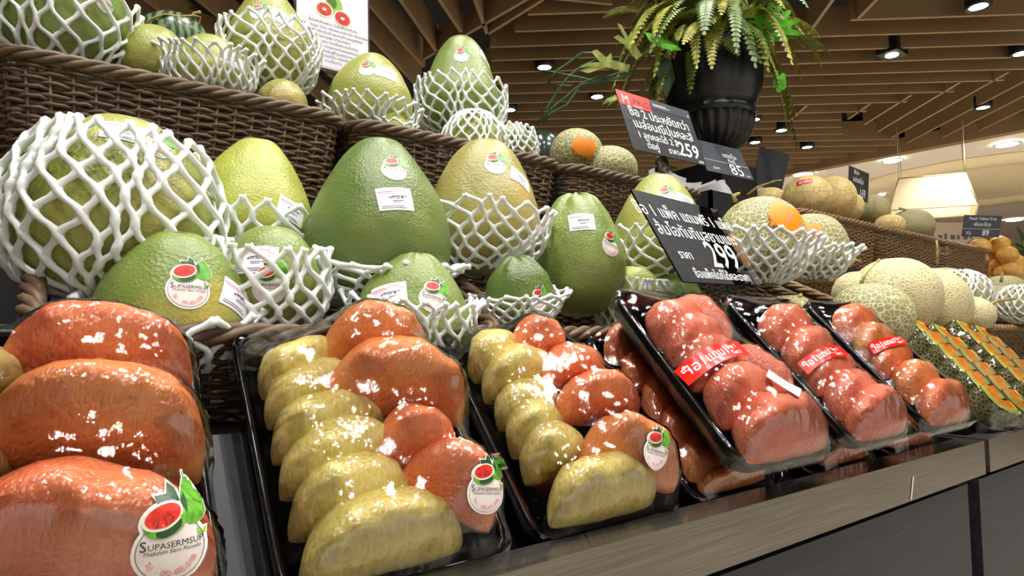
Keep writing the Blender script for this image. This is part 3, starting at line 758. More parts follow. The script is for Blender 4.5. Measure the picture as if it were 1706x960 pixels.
pom(F10, 1098, 385, 1.0, .078, .094, (.55, 1.3, .75), 'olive', (.02, 0), 10)
F11 = 'small olive pomelo sunk in a fringed foam net'
pom(F11, 1055, 502, .88, .046, .050, .3, 'lime', (0, -.1), 11)
F12 = 'dark green pomelo in the shade under the 299 sign'
pom(F12, 1120, 498, .95, .045, .045, .2, 'green', (0, 0), 12)
brand(F1, 262, 240, roll=-.5); price(F1, 208, 219, .034, roll=-.15)
price(F2, 487, 352, .034, roll=-.35)
brand(F3, 315, 478, .040, roll=-.05); price(F3, 398, 498, .036, roll=-.5)
brand(F4, 450, 475, .036); price(F4, 425, 432, .036, roll=.05)
brand(F5, 657, 282, .034, roll=-.12); price(F5, 659, 331, .037, roll=.12)
brand(F6, 826, 274, .034, roll=-.05); price(F6, 868, 298, .034, roll=-.55)
brand(F7, 722, 495, .034, roll=-.3); price(F7, 646, 492, .036, roll=.25)
price(F9, 970, 369, .034, roll=.05); brand(F9, 1018, 408, .036, roll=-.3)
brand(F10, 1112, 326, .036); price(F10, 1142, 334, .034, roll=-.3)
brand(F8, 898, 500, .026)
net_on(F1, 'white foam net pulled over the large pomelo at far left', 40, 165, 21, 10, .006, flare0=.006, seed=1, rad=.0034, wob=.004)
net_on(F2, 'white foam net around the base of the narrow-necked pomelo', 94, 150, 17, 4, .008, flare0=.008, seed=2, rad=.003)
net_on(F3, 'white foam net under the low pomelo at front left', 88, 150, 14, 4, .004, flare0=.008, seed=3, rad=.0032)
net_on(F4, 'white foam net loosely around the pomelo with a label on top', 50, 165, 15, 7, .006, flare0=.010, seed=4, rad=.003, wob=.004, tilt=0)
net_on(F5, 'crumpled white foam net collar around the largest green pomelo', 126, 168, 22, 6, .008, flare0=.012, seed=5, rad=.0028, wob=.008)
net_on(F6, 'white foam net around the lower half of the tan pomelo', 96, 160, 20, 7, .008, flare0=.012, seed=6, rad=.0027, wob=.005)
net_on(F7, 'white foam net cupping the speckled pomelo', 82, 160, 20, 6, .006, flare0=.012, seed=7, rad=.0026, wob=.004)
net_on(F8, 'white foam net around the small ridged pomelo', 92, 160, 18, 7, .006, flare0=.012, seed=8, rad=.0022, wob=.004)
net_on(F10, 'white foam net around the pomelo behind the 299 sign', 92, 160, 20, 7, .008, flare0=.010, seed=10, rad=.0028, wob=.003)
net_on(F11, 'fringed white foam net around the small olive pomelo', 52, 150, 26, 6, .006, flare0=.004, flare1=.02, seed=11, rad=.0024, wob=.003)
# upper baskets
def pomY(lb, px, py, Y, R, Hh, k, sk, tilt=(0, 0), seed=0, **kw): return fruit('pomelo', lb, 'pomelo', atY(px, py, Y), R, Hh, k, SKIN[sk], tilt, seed, group=GR, **kw)
P1 = 'large pomelo in a net at the top left corner'; pomY(P1, 100, 20, .99, .080, .095, .3, 'leaf', (.02, 0), 21)
P3 = 'small olive pomelo next to the striped watermelon'; pomY(P3, 258, 98, .97, .045, .045, .2, 'olive', (0, 0), 22)
P4 = 'olive pomelo in a fringed net at the basket edge'; pomY(P4, 350, 116, .925, .050, .046, .25, 'olive', (0, -.1), 23)
P5 = 'tall pomelo in a net standing left of the poster'; pomY(P5, 448, 72, .985, .064, .088, (.55, 1.4, .7), 'olive', (-.05, 0), 24)
P6 = 'small yellowish pomelo just showing above the left basket rim'; pomY(P6, 470, 172, .92, .036, .034, .2, 'tan', (0, 0), 25)
P7 = 'round pomelo with sticker and label under the poster'; pomY(P7, 618, 162, .95, .069, .072, .42, 'olive', (0, -.05), 26)
P8 = 'tall pomelo standing in a white net collar at the top'; pomY(P8, 768, 150, 1.02, .075, .106, (.54, 1.3, .62), 'leaf', (.0, 0), 27)
P9 = 'small yellow-green pomelo peeking over the rim below the poster'; pomY(P9, 652, 214, .905, .030, .026, .2, 'lime', (0, -.2), 28)
P10 = 'pomelo fully wrapped in a net below the tall one'; pomY(P10, 790, 236, .925, .054, .052, .3, 'olive', (-.1, -.1), 29)
P11 = 'pomelo in a bunched net at the right end of the middle basket'; pomY(P11, 856, 244, .92, .036, .044, .2, 'leaf', (0, 0), 30)
brand(P1, 175, 2, .034, -.3); brand(P5, 432, 20, .032); price(P5, 470, 30, .034, -.45); price(P4, 388, 98, .032, -.2)
brand(P7, 612, 115, .032, .05); price(P7, 644, 121, .034, -.2); brand(P8, 769, 92, .036, -.1); price(P8, 809, 98, .034, -.7)
net_on(P1, 'white foam net around the large pomelo at the top left corner', 80, 165, 20, 6, .006, flare0=.008, seed=21, rad=.003, wob=.004)
net_on(P4, 'fringed white foam net around the olive pomelo at the basket edge', 68, 150, 26, 5, .008, flare0=.016, seed=23, rad=.0024, wob=.004)
net_on(P5, 'white foam net around the tall pomelo left of the poster', 78, 165, 20, 8, .008, flare0=.006, seed=24, rad=.0026, wob=.005)
net_on(P7, 'white foam net at the base of the round pomelo under the poster', 104, 165, 22, 5, .006, flare0=.008, seed=26, rad=.0026, wob=.004)
net_on(P8, 'wide white foam net collar around the tall pomelo at the top', 88, 160, 22, 7, .012, flare0=.004, seed=27, rad=.0028, wob=.004)
net_on(P9, 'white foam net around the small pomelo on the rim', 70, 150, 14, 4, .006, flare0=.008, seed=28, rad=.0022)
net_on(P10, 'white foam net closed over the pomelo below the tall one', 8, 150, 20, 8, .005, seed=29, rad=.0024, wob=.003)
net_on(P11, 'bunched white foam net at the end of the middle basket', 40, 160, 18, 8, .006, flare0=.008, seed=30, rad=.0026, wob=.006)
# watermelons and melons
def stalk(o, pts, r=.0032, mat=None): return mk('stalk', *tube(pts, r, 6), mat or STEM, o)
w1 = fruit('watermelon', 'striped pale green watermelon with a dry curly vine', 'watermelon', atY(290, 76, 1.22), .060, .056, .0, WMELON, (0, 0), 41, stem=False, spin=.4)
c = atY(330, 50, 1.2)
stalk(w1, [atY(337, 58, 1.19), atY(330, 45, 1.19), atY(333, 28, 1.19), atY(322, 26, 1.18), atY(300, 28, 1.17), atY(275, 24, 1.17), atY(250, 32, 1.17), atY(240, 45, 1.17)], .0022)
stalk(w1, [atY(330, 45, 1.19), atY(322, 22, 1.19), atY(334, 20, 1.19)], .003)
w2 = fruit('watermelon', 'dark green glossy watermelon behind the wicker basket', 'watermelon', atY(906, 286, 1.12), .060, .098, 0, WDARK, (0, 0), 42, stem=False)
def melon(lb, px, py, D, R, Hh, kind, tilt=(0, 0), seed=0, st=None, grp='melons', lump=.012):
    o = fruit('melon', lb, 'melon', atD(px, py, D), R, Hh, 0.0, MELON[kind], tilt, seed, stem=False, group=grp, lump=lump)
    if st:
        pts = [atD(a, b, D-.02+.004*i) for i, (a, b) in enumerate(st)]
        stalk(o, pts, np.linspace(.0042, .0024, len(pts)))
    return o
M1 = 'large netted melon with an orange tag behind the 299 sign'
m1 = melon(M1, 1268, 402, 1.08, .074, .076, 'net', (.1, 0), 51, [(1225, 335), (1222, 326), (1232, 322)])
M2 = 'netted melon with orange tag behind the larger one'
m2 = melon(M2, 1352, 412, 1.20, .064, .064, 'net', (0, 0), 52)
FRUIT[M1] = (m1, .074, .076, 0); FRUIT[M2] = (m2, .064, .064, 0)
D = Flat(); tagp = [(-.36, .42), (-.05, .30), (.25, .44), (.44, .18), (.46, -.22), (.30, -.46), (-.1, -.36), (-.34, -.44), (-.5, -.12), (-.46, .22)]
D.poly(tagp, 0, 0).poly([(-.02, -.2), (.02, -.21), (.10, .18), (.06, .19)], 1, 1)
TAGD = D.baked(.14)
decal('orange_tag', m1, 1312, 362, TAGD, .062, [ORANGE, INKP], roll=-.5, lift=.004, label='bright orange tag')
decal('orange_tag', m2, 1350, 384, TAGD, .040, [ORANGE, INKP], roll=-.4, lift=.004, label='bright orange tag')
net_on(M1, 'white foam net cup under the large orange-tagged melon', 90, 165, 22, 7, .008, flare0=.016, seed=51, rad=.0034, wob=.005)
net_on(M2, 'white foam net cup under the smaller orange-tagged melon', 96, 165, 19, 6, .008, flare0=.016, seed=52, rad=.0034, wob=.004)
melon('cream netted melon low in front of the pale melons', 1452, 528, 1.02, .062, .055, 'net', (0, 0), 53)
melon('small netted melon behind the second red pomelo tray', 1316, 526, 1.02, .040, .034, 'net', (0, 0), 54, [(1330, 498), (1335, 490)])
melon('pale finely netted melon largest of the two in front', 1492, 494, 1.27, .083, .078, 'fine', (0, 0), 55, [(1430, 482), (1440, 462), (1455, 445), (1465, 432)])
melon('pale finely netted melon touching the larger one on its right', 1548, 506, 1.34, .078, .076, 'fine', (0, 0), 56, [(1532, 510), (1536, 500), (1542, 515)])
melon('netted melon showing above the foam-wrapped one', 1570, 478, 1.62, .064, .05, 'grey', (0, 0), 57, [(1560, 440), (1562, 415), (1560, 400)])
M8 = 'melon wrapped in a white foam net near the peaches'
m8 = melon(M8, 1598, 490, 1.5, .058, .056, 'fine', (0, 0), 58); FRUIT[M8] = (m8, .058, .056, 0)
net_on(M8, 'white foam net over the melon near the peaches', 15, 160, 20, 9, .006, seed=58, rad=.0026, wob=.003)
melon('olive netted melon below the peaches', 1672, 505, 1.75, .064, .05, 'grey', (0, 0), 59, [(1668, 470), (1670, 455)])
melon('olive netted melon behind the one below the peaches', 1672, 486, 1.95, .064, .05, 'grey', (0, 0), 60)
melon('pale melon in the gap behind the cantaloupe trays', 1608, 524, 1.35, .055, .04, 'fine', (0, 0), 61, [(1640, 515), (1660, 502), (1690, 498)])
M12 = 'netted melon at the right edge in a foam net'
m12 = melon(M12, 1706, 508, 1.6, .05, .05, 'fine', (0, 0), 62); FRUIT[M12] = (m12, .05, .05, 0)
net_on(M12, 'white foam net on the melon at the right edge', 20, 160, 18, 8, .006, seed=62, rad=.0026)
melon('pale melon half hidden right of the foam cups', 1430, 492, 1.30, .05, .05, 'fine', (0, 0), 63, [(1418, 440), (1424, 432), (1434, 436)])
# upper row melons
ma = melon('netted melon with an orange tag beside the dark watermelon', 960, 256, 1.30, .055, .05, 'net', (0, 0), 71)
decal('orange_tag', ma, 974, 244, TAGD, .05, [ORANGE, INKP], roll=-.2, lift=.003, label='bright orange tag')
melon('netted melon with a long stalk at the basket rim', 1015, 282, 1.30, .058, .046, 'net', (0, 0), 72, [(968, 274), (985, 264), (1004, 252), (1008, 245)])
my = melon('cream melon with a small red label in the light basket', 1345, 328, 1.93, .070, .066, 'cream', (.1, 0), 73, [(1245, 325), (1262, 312), (1290, 302), (1303, 300)])
D = Flat(); D.rect(-.5, -.2, .5, .2, 0, 0, .04).poly(ell(-.22, 0, .11, .09), 1, 1).poly(ell(-.22, 0, .06, .045), 0, 2).rect(-.04, -.08, .06, .06, 1, 1).rect(.10, -.08, .2, .09, 1, 1).rect(.24, -.06, .4, .04, 1, 1)
decal('red_label', my, 1340, 303, D.baked(.15), .045, [SIGNR, INKW], roll=.15, label='small red label')
melon('cream melon to the right of the red-labelled one', 1388, 330, 2.05, .070, .07, 'cream', (0, 0), 74)
melon('cream melon half hidden at the left of the light basket', 1283, 336, 2.0, .05, .045, 'cream', (0, 0), 75)
melon('cream melon low behind the light basket rim', 1412, 345, 2.1, .05, .05, 'cream', (0, 0), 76, [(1413, 352), (1418, 345)])
melon('grey-green melon left one in the second light basket', 1452, 350, 2.35, .062, .058, 'grey', (0, 0), 77, [(1440, 355), (1447, 348)])
melon('grey-green melon with reddish stalk at the basket end', 1518, 378, 2.35, .078, .066, 'grey', (0, 0), 78, [(1498, 347), (1510, 350), (1522, 358), (1532, 375), (1535, 385)])
melon('small cream melon between the grey-green ones', 1482, 376, 2.25, .05, .04, 'cream', (0, 0), 79)

# ------------------------------------------------------------------ trays with segments under film
TA = math.radians(46)
TU, TV, TW = np.array([1.0, 0, 0]), np.array([0, math.cos(TA), math.sin(TA)]), np.array([0, -math.sin(TA), math.cos(TA)])
TO = np.array([0, .375, -.16])
TWD, TLN, TDP = .166, .228, .020
def tray_frame(x, w=0.0, v=0.0, rot=0.0):
    c, s = math.cos(rot), math.sin(rot); u = TU*c+TV*s; vv = TV*c-TU*s
    return frame(TO+TU*x+TW*w+TV*v, u, vv, TW)
def make_tray(name, label, fr, wd=TWD, ln=TLN):
    o = root(name, label, 'food tray', None, fr=fr, group='wrapped fruit trays')
    n = 64; m = MB(); rings = []
    def ring(ins, w, r): p = rrect(wd-2*ins, ln-2*ins, max(.006, r-ins), n)+[wd/2, ln/2]; return np.column_stack([p, np.full(n, w)])
    for ins, w in ((.010, -TDP-.002), (.004, -TDP+.004), (.0005, -.004), (.0, -.001), (.0015, .0008), (.005, .0008), (.0075, -.0015), (.012, -TDP+.003), (.018, -TDP+.0006)):
        rings.append(ring(ins, w, .026))
    v = np.concatenate(rings); f = grid_faces(len(rings), n, True); f.append(tuple(range(n))); f.append(tuple((len(rings)-1)*n+i for i in range(n))[::-1])
    mk('tray_shell', v, f, BLACKP, o, local=True)
    return o
def seg_local(L, Hb, T, seed, conc=.04, skew=0.0):
    nt, nr = 44, 32; v = []
    ts = np.sin(np.linspace(-math.pi/2, math.pi/2, nt))
    for t in ts:
        tt = min(abs(t), .9999); env = (1-tt**2.7)**.5
        yo = Hb*env; yi = -Hb*.14*env+Hb*conc*(1-tt**2)
        et = (1-tt**3.0)**.5
        for k in range(nr):
            al = 2*math.pi*k/nr; q = (1-math.cos(al))/2
            h = T/2*np.sign(math.sin(al))*abs(math.sin(al))**.8*(.50+.50*q**.8)*et
            y = yi+(yo-yi)*q
            x = t*L/2+skew*y*.3
            p = Vector((x*40+seed*7.7, y*40, h*40)); d = noise.noise(p)*.0026+noise.noise(p*3.2)*.0010
            v.append((x, y+d*(.4+q), h*(1+d*60)))
    f = grid_faces(nt, nr, True); f.append(tuple(range(nr))); f.append(tuple((nt-1)*nr+k for k in range(nr))[::-1])
    return np.array(v), f
def tray_px(fr, px, py, w):
    A = np.array(fr); O = A[:3, 3]; Wn = A[:3, 2]; d = ray(px, py); t = ((O+Wn*w)@Wn)/(d@Wn); return d*t
SEGV = {}; DBG = False
def segment(tray, label, A, B, C, w, tau, T, kind, group, wB=None):
    fr = FR[tray.name]; M = np.array(fr); Wn = M[:3, 2]
    a = tray_px(fr, *A, w); b = tray_px(fr, *B, w if wB is None else wB)
    # keep the chord inside the tray walls
    q = xf(fr.inverted(), [a, b]); q0 = q.copy()
    q[:, 0] = np.clip(q[:, 0], .009, TWD-.010); q[:, 1] = np.clip(q[:, 1], .012, TLN-.028)
    if DBG: print('SEG', tray.name, kind, np.round(q0[:, :2], 3).tolist(), np.round(q[:, :2], 3).tolist())
    a, b = xf(fr, q); L = np.linalg.norm(b-a); x = (b-a)/L
    n = np.cross(Wn, x); n /= np.linalg.norm(n); t = math.radians(tau); bu = n*math.cos(t)+np.cross(x, n)*math.sin(t); mid = (a+b)/2
    best = min(np.linspace(.012, .085, 60), key=lambda h: np.linalg.norm(proj(mid+bu*h)-np.array(C)))
    z = np.cross(x, bu); sf = frame(mid, x, bu, z)
    v, f = seg_local(L*1.0, best, T*1.25, random.random()*50)
    o = mk('pomelo_segment', v, f, PULP[kind], fr=sf, local=True); tag(o, label, 'fruit segment', group)
    SEGV.setdefault(tray.name, []).append(xf(sf, v))
    return o
def segment_top(tray, label, C, L, Hb, tau, T, kind, group, rot=0.0, w0=.0):
    """segment found from the top of its back: C is where the eye meets that point"""
    fr = FR[tray.name]; t = math.radians(tau); p = xf(fr.inverted(), [tray_px(fr, *C, w0+Hb*math.sin(t))])[0]
    r = math.radians(rot); x = np.array([math.cos(r), math.sin(r), 0]); n = np.array([-math.sin(r), math.cos(r), 0]); W = np.array([0, 0, 1.0])
    bu = n*math.cos(t)+W*math.sin(t); mid = p-bu*Hb; ex = abs(x[0])*L/2; ey = abs(x[1])*L/2
    if DBG: print('TOP', tray.name, np.round(mid, 3).tolist())
    mid[0] = np.clip(mid[0], ex+.010, TWD-ex-.010); mid[1] = np.clip(mid[1], ey+.008, TLN-ey-.02); mid[2] = w0
    M = np.array(fr)[:3, :3]; sf = frame(xf(fr, [mid])[0], M@x, M@bu, M@np.cross(x, bu))
    v, f = seg_local(L, Hb, T, random.random()*50)
    o = mk('pomelo_segment', v, f, PULP[kind], fr=sf, local=True); tag(o, label, 'fruit segment', group)
    SEGV.setdefault(tray.name, []).append(xf(sf, v)); return o
def film(tray, wd=TWD, ln=TLN, seed=0, extra=()):
    """cling film: a taut sheet held up by what lies in the tray (obstacle problem), tucked over the rim"""
    fr = FR[tray.name]; inv = fr.inverted(); nu, nv = 66, 88
    ob = np.zeros((nu, nv)); P = np.concatenate(SEGV.get(tray.name, [])+list(extra)); q = xf(inv, P)
    u = q[:, 0]/wd*(nu-1); v = q[:, 1]/ln*(nv-1); k = (u > -.5) & (u < nu-.5) & (v > -.5) & (v < nv-.5)
    ui = np.clip(np.round(u[k]).astype(int), 0, nu-1); vi = np.clip(np.round(v[k]).astype(int), 0, nv-1)
    np.maximum.at(ob, (ui, vi), q[k, 2])
    b = ob.copy()   # close raster gaps
    for _ in range(2):
        pad = np.pad(b, 1, mode='edge'); mxn = np.maximum.reduce([pad[:-2, 1:-1], pad[2:, 1:-1], pad[1:-1, :-2], pad[1:-1, 2:]])
        b = np.maximum(b, mxn-.0022)
    ob = b+.0012; ob[[0, 1, -1, -2], :] = np.minimum(ob[[0, 1, -1, -2], :], .03); h = ob.copy()
    for _ in range(260):
        p = np.pad(h, 1, mode='edge'); av = (p[:-2, 1:-1]+p[2:, 1:-1]+p[1:-1, :-2]+p[1:-1, 2:])/4
        h = np.maximum(av, ob)
        for e in ((0, slice(None)), (-1, slice(None)), (slice(None), 0), (slice(None), -1)): h[e] = np.maximum(.0022, ob[e]*0+.0022)
    rs = seed*3.3; V = []; 
    for i in range(-2, nu+2):
        for j in range(-2, nv+2):
            ic, jc = min(max(i, 0), nu-1), min(max(j, 0), nv-1)
            x = ic/(nu-1)*wd; y = jc/(nv-1)*ln
            oi = (i-ic); oj = (j-jc); z = h[ic, jc]
            if oi or oj: x += np.sign(oi)*.0016; y += np.sign(oj)*.0016; z = .0015 if max(abs(oi), abs(oj)) == 1 else -.016
            else: z += .0006*noise.noise(Vector((x*60+rs, y*25, 0)))+.0010*max(0, .035-y)/.035*noise.noise(Vector((x*260+rs, y*40, 3)))
            # rounded corners
            cx, cy = min(x, wd-x), min(y, ln-y)
            if cx < .022 and cy < .022:
                dx, dy = .022-cx, .022-cy; rr = math.hypot(dx, dy)
                if rr > .0235:
                    s = .0235/rr; nx, ny = .022-dx*s, .022-dy*s; x = nx if x < wd/2 else wd-nx; y = ny if y < ln/2 else ln-ny; z = min(z, .002)
            V.append((x, y, z))
    return mk('cling_film', V, [q[::-1] for q in grid_faces(nu+4, nv+4)], FILM, tray, local=True)
ORD = ['first', 'second', 'third', 'fourth', 'fifth', 'sixth', 'seventh', 'eighth', 'ninth']
def fill(tray, what, specs, wd=TWD, ln=TLN):
    cnt = {}; tot = {}
    for s in specs: tot[s[0]] = tot.get(s[0], 0)+1
    nm = {'red': 'orange-red', 'amber': 'amber-orange', 'pink': 'pinkish red', 'yellow': 'pale yellow'}
    for s in specs:
        kind = s[0]; cnt[kind] = cnt.get(kind, 0)+1
        if isinstance(s[2], (int, float)):
            segment_top(tray, '%s pomelo segment, %s from the top in the %s' % (nm[kind], ORD[cnt[kind]-1], what), *s[1:6], kind, 'pomelo segments in the '+what, *s[6:]); continue
        o = segment(tray, '%s pomelo segment, %s from the top in the %s' % (nm[kind], ORD[cnt[kind]-1], what), *s[1:7], kind, 'pomelo segments in the '+what)
    return film(tray, wd, ln, seed=len(SEGV))
t1 = make_tray('fruit_tray', 'wrapped black tray of big red pomelo segments at far left', tray_frame(-.080))
f1 = fill(t1, 'leftmost wrapped tray', [
  ('red', (-20, 640), (346, 668), (150, 494), .022, 50, .036),
  ('amber', (-60, 760), (344, 800), (180, 598), .024, 50, .038),
  ('red', (-130, 935), (352, 985), (100, 752), .024, 50, .040),
  ('yellow', (-110, 690), (75, 640), (-10, 575), .020, 45, .034),
  ('yellow', (-110, 840), (20, 790), (-60, 730), .020, 45, .034)])
decal('brand_sticker', f1, 287, 905, BRAND, .043, BRANDM, .05, parent=f1, lift=.001, upv=TV, label='brand sticker with halved red pomelo and green fruit')
t2 = make_tray('fruit_tray', 'wrapped black tray of yellow and orange segments, second from left', tray_frame(.115))
f2 = fill(t2, 'second wrapped tray from the left', [
  ('yellow', (436, 665), (575, 620), (488, 566), .004, 48, .034),
  ('yellow', (446, 715), (600, 660), (500, 606), .006, 48, .034),
  ('yellow', (450, 775), (640, 722), (522, 656), .006, 48, .034),
  ('yellow', (462, 832), (665, 785), (548, 696), .006, 48, .034),
  ('yellow', (478, 900), (680, 850), (578, 756), .006, 48, .034),
  ('yellow', (492, 985), (782, 952), (640, 820), .008, 48, .036),
  ('amber', (535, 605), (705, 612), (615, 500), .022, 52, .034),
  ('amber', (536, 668), (768, 706), (650, 556), .024, 52, .036),
  ('red', (622, 775), (752, 770), (688, 674), .022, 48, .034),
  ('red', (660, 800), (836, 935), (768, 732), .024, 30, .036)])
decal('brand_sticker', f2, 812, 815, BRAND, .036, BRANDM, -.35, parent=f2, lift=.001, upv=TV, label='brand sticker with halved red pomelo and green fruit')
t3 = make_tray('fruit_tray', 'wrapped black tray of yellow and orange segments, third from left', tray_frame(.302))
f3 = fill(t3, 'third wrapped tray from the left', [
  ('yellow', (778, 640), (862, 600), (808, 552), .004, 48, .032),
  ('yellow', (795, 672), (915, 640), (842, 576), .006, 48, .034),
  ('yellow', (818, 718), (925, 690), (868, 628), .006, 48, .032),
  ('yellow', (846, 765), (930, 730), (890, 664), .006, 48, .032),
  ('yellow', (862, 808), (965, 770), (918, 702), .006, 48, .032),
  ('yellow', (905, 895), (1098, 858), (998, 756), .010, 48, .036),
  ('red', (850, 595), (935, 606), (890, 526), .018, 50, .032),
  ('red', (900, 648), (1000, 640), (948, 571), .022, 50, .034),
  ('red', (928, 702), (1058, 700), (992, 614), .024, 50, .034),
  ('amber', (962, 775), (1130, 828), (1025, 684), .022, 40, .034)])
decal('brand_sticker', f3, 1092, 752, BRAND, .034, BRANDM, -.4, parent=f3, lift=.001, upv=TV, label='brand sticker with halved red pomelo and green fruit')
t4 = make_tray('fruit_tray', 'lower wrapped tray of dark red segments under the first promo tray', tray_frame(.487))
fill(t4, 'lower tray below the first red-taped tray', [
  ('red', (1003, 600), (1075, 612), (1038, 542), .002, 22, .030), ('red', (1035, 648), (1115, 652), (1072, 584), .002, 22, .030),
  ('red', (1066, 705), (1155, 705), (1105, 622), .002, 22, .030), ('red', (1100, 755), (1195, 745), (1142, 668), .002, 22, .030),
  ('amber', (1135, 802), (1245, 785), (1182, 716), .002, 22, .030), ('amber', (1177, 832), (1275, 802), (1220, 762), .002, 22, .030)])
t5 = make_tray('fruit_tray', 'upper wrapped tray of red segments with the first red promo tape', tray_frame(.486, .066, -.004))
f5 = fill(t5, 'first red-taped tray', [
  ('pink', (1093, 499), .086, .050, 24, .050, 10), ('pink', (1128, 524), .096, .052, 26, .050, 6),
  ('pink', (1185, 512), .078, .040, 24, .040, -58), ('pink', (1158, 562), .092, .050, 24, .046, 8),
  ('pink', (1208, 605), .096, .056, 28, .052, 6), ('pink', (1284, 600), .084, .044, 26, .044, -64),
  ('pink', (1262, 660), .130, .058, 30, .056, 0)])
t6 = make_tray('fruit_tray', 'lower wrapped tray in shadow under the second promo tray', tray_frame(.682))
fill(t6, 'lower tray below the second red-taped tray', [
  ('red', (1208, 590), (1262, 580), (1232, 540), .002, 22, .030), ('red', (1260, 640), (1330, 635), (1295, 580), .002, 22, .030), ('red', (1310, 690), (1380, 685), (1345, 625), .002, 22, .030),
  ('red', (1340, 738), (1425, 728), (1380, 665), .002, 22, .030), ('red', (1370, 778), (1450, 768), (1410, 710), .002, 22, .030)])
t7 = make_tray('fruit_tray', 'upper wrapped tray of red segments with the second promo tape', tray_frame(.684, .066, -.004))
f7 = fill(t7, 'second red-taped tray', [
  ('pink', (1286, 509), .100, .052, 26, .052, 6), ('pink', (1326, 546), .100, .052, 26, .052, 6), ('pink', (1366, 581), .100, .050, 26, .050, 6),
  ('pink', (1404, 616), .100, .052, 28, .052, 4), ('pink', (1444, 667), .110, .054, 30, .054, 0)])
t8 = make_tray('fruit_tray', 'lower wrapped tray in shadow under the third promo tray', tray_frame(.874))
fill(t8, 'lower tray below the third red-taped tray', [
  ('red', (1400, 660), (1470, 650), (1430, 600), .002, 22, .030), ('red', (1440, 705), (1520, 695), (1480, 645), .002, 22, .030), ('red', (1482, 745), (1555, 735), (1520, 690), .002, 22, .030)])
t9 = make_tray('fruit_tray', 'upper wrapped tray of orange segments with the third promo tape', tray_frame(.874, .066, -.004))
f9 = fill(t9, 'third red-taped tray', [
  ('red', (1402, 509), .100, .050, 26, .052, 6), ('amber', (1436, 538), .100, .050, 26, .050, 6), ('red', (1470, 566), .100, .048, 26, .048, 6),
  ('amber', (1510, 600), .100, .052, 28, .052, 4), ('red', (1554, 636), .110, .054, 30, .054, 0)])
decal('promo_tape', f5, 1200, 588, TAPED, .088, TAPEM, .12, parent=f5, lift=.0012, upv=TV, label='red promo tape printed in white')
decal('promo_tape', f7, 1378, 588, TAPED, .072, TAPEM, .05, parent=f7, lift=.0012, upv=TV, label='red promo tape printed in white')
decal('promo_tape', f9, 1484, 570, TAPED, .066, TAPEM, -.05, parent=f9, lift=.0012, upv=TV, label='red promo tape printed in white')
decal('price_label', f5, 1304, 640, PRICE, .034, PRICEM, -1.1, parent=f5, lift=.0012, upv=TV, label='white printed price label')
# cantaloupe chunks
def chunk(tray, label, u, v, w, size, rot, group):
    """wedge of melon: curved rind on the outside, pale band, orange flesh with flat cut faces"""
    fr = FR[tray.name]; n = 12; wd, ht, th = size; V = []; F = []; mi = []
    a = np.linspace(math.radians(-62), math.radians(62), n)
    R = wd/2/math.sin(math.radians(62))
    prof = []
    for k, s in ((R, 0), (R-.006, 1), (R-.010, 1), (R*.45, 2)): prof.append(np.stack([k*np.sin(a)*(1 if s < 2 else .75), -k*np.cos(a)+R*.9], 1))
    rows = []
    for p in prof:
        for zz in (0, th): rows.append(np.column_stack([p[:, 0], p[:, 1], np.full(n, zz)]))
    V = np.concatenate(rows); idx = lambda r, z, i: (r*2+z)*n+i
    for r_ in range(3):
        for i in range(n-1):
            for z in (0, 1):
                q = (idx(r_, z, i), idx(r_, z, i+1), idx(r_+1, z, i+1), idx(r_+1, z, i)); F.append(q if z else q[::-1]); mi.append(0 if r_ == 0 and False else (1 if r_ < 2 else 2))
    for i in range(n-1):
        F.append((idx(0, 0, i), idx(0, 0, i+1), idx(0, 1, i+1), idx(0, 1, i))); mi.append(0)
        F.append((idx(3, 0, i+1), idx(3, 0, i), idx(3, 1, i), idx(3, 1, i+1))); mi.append(2)
    for i in (0, n-1):
        for r_ in range(3):
            F.append((idx(r_, 0, i), idx(r_, 1, i), idx(r_+1, 1, i), idx(r_+1, 0, i))); mi.append(1 if r_ < 2 else 2)
    c, s = math.cos(rot), math.sin(rot)
    # local: x across, y away from rind, z thickness; lay it leaning so that the flesh face looks up
    bs = fr@Matrix.Translation((u, v, w))@Matrix.Rotation(rot, 4, 'Z')@Matrix.Rotation(math.radians(14), 4, 'X')
    o = mk('melon_slice', V, F, [MELON['canta'], FLESHG, FLESH], fr=bs, local=True, mi=mi, smooth=False); tag(o, label, 'melon slice', group)
    SEGV.setdefault(tray.name, []).append(xf(bs, V))
def canta(x, label, which, rows=6, cols=2, rot=-.18, w=.02):
    tr = make_tray('fruit_tray', label, tray_frame(x, w, 0, rot), .17, .225)
    for c in range(cols):
        for r_ in range(rows):
            chunk(tr, 'cantaloupe slice %s from the bottom in the %s column of the %s' % (ORD[r_], ['left', 'right'][c], which), .052+.070*c, .034+.031*r_, -.016, (.070, .05, .046), -.85, 'cantaloupe slices in the '+which)
    film(tr, .17, .225, seed=5+c); return tr
canta(1.165, 'wrapped tray of orange cantaloupe slices with netted rind', 'nearer cantaloupe tray')
canta(1.365, 'wrapped tray of cantaloupe slices at the right edge', 'farther cantaloupe tray')

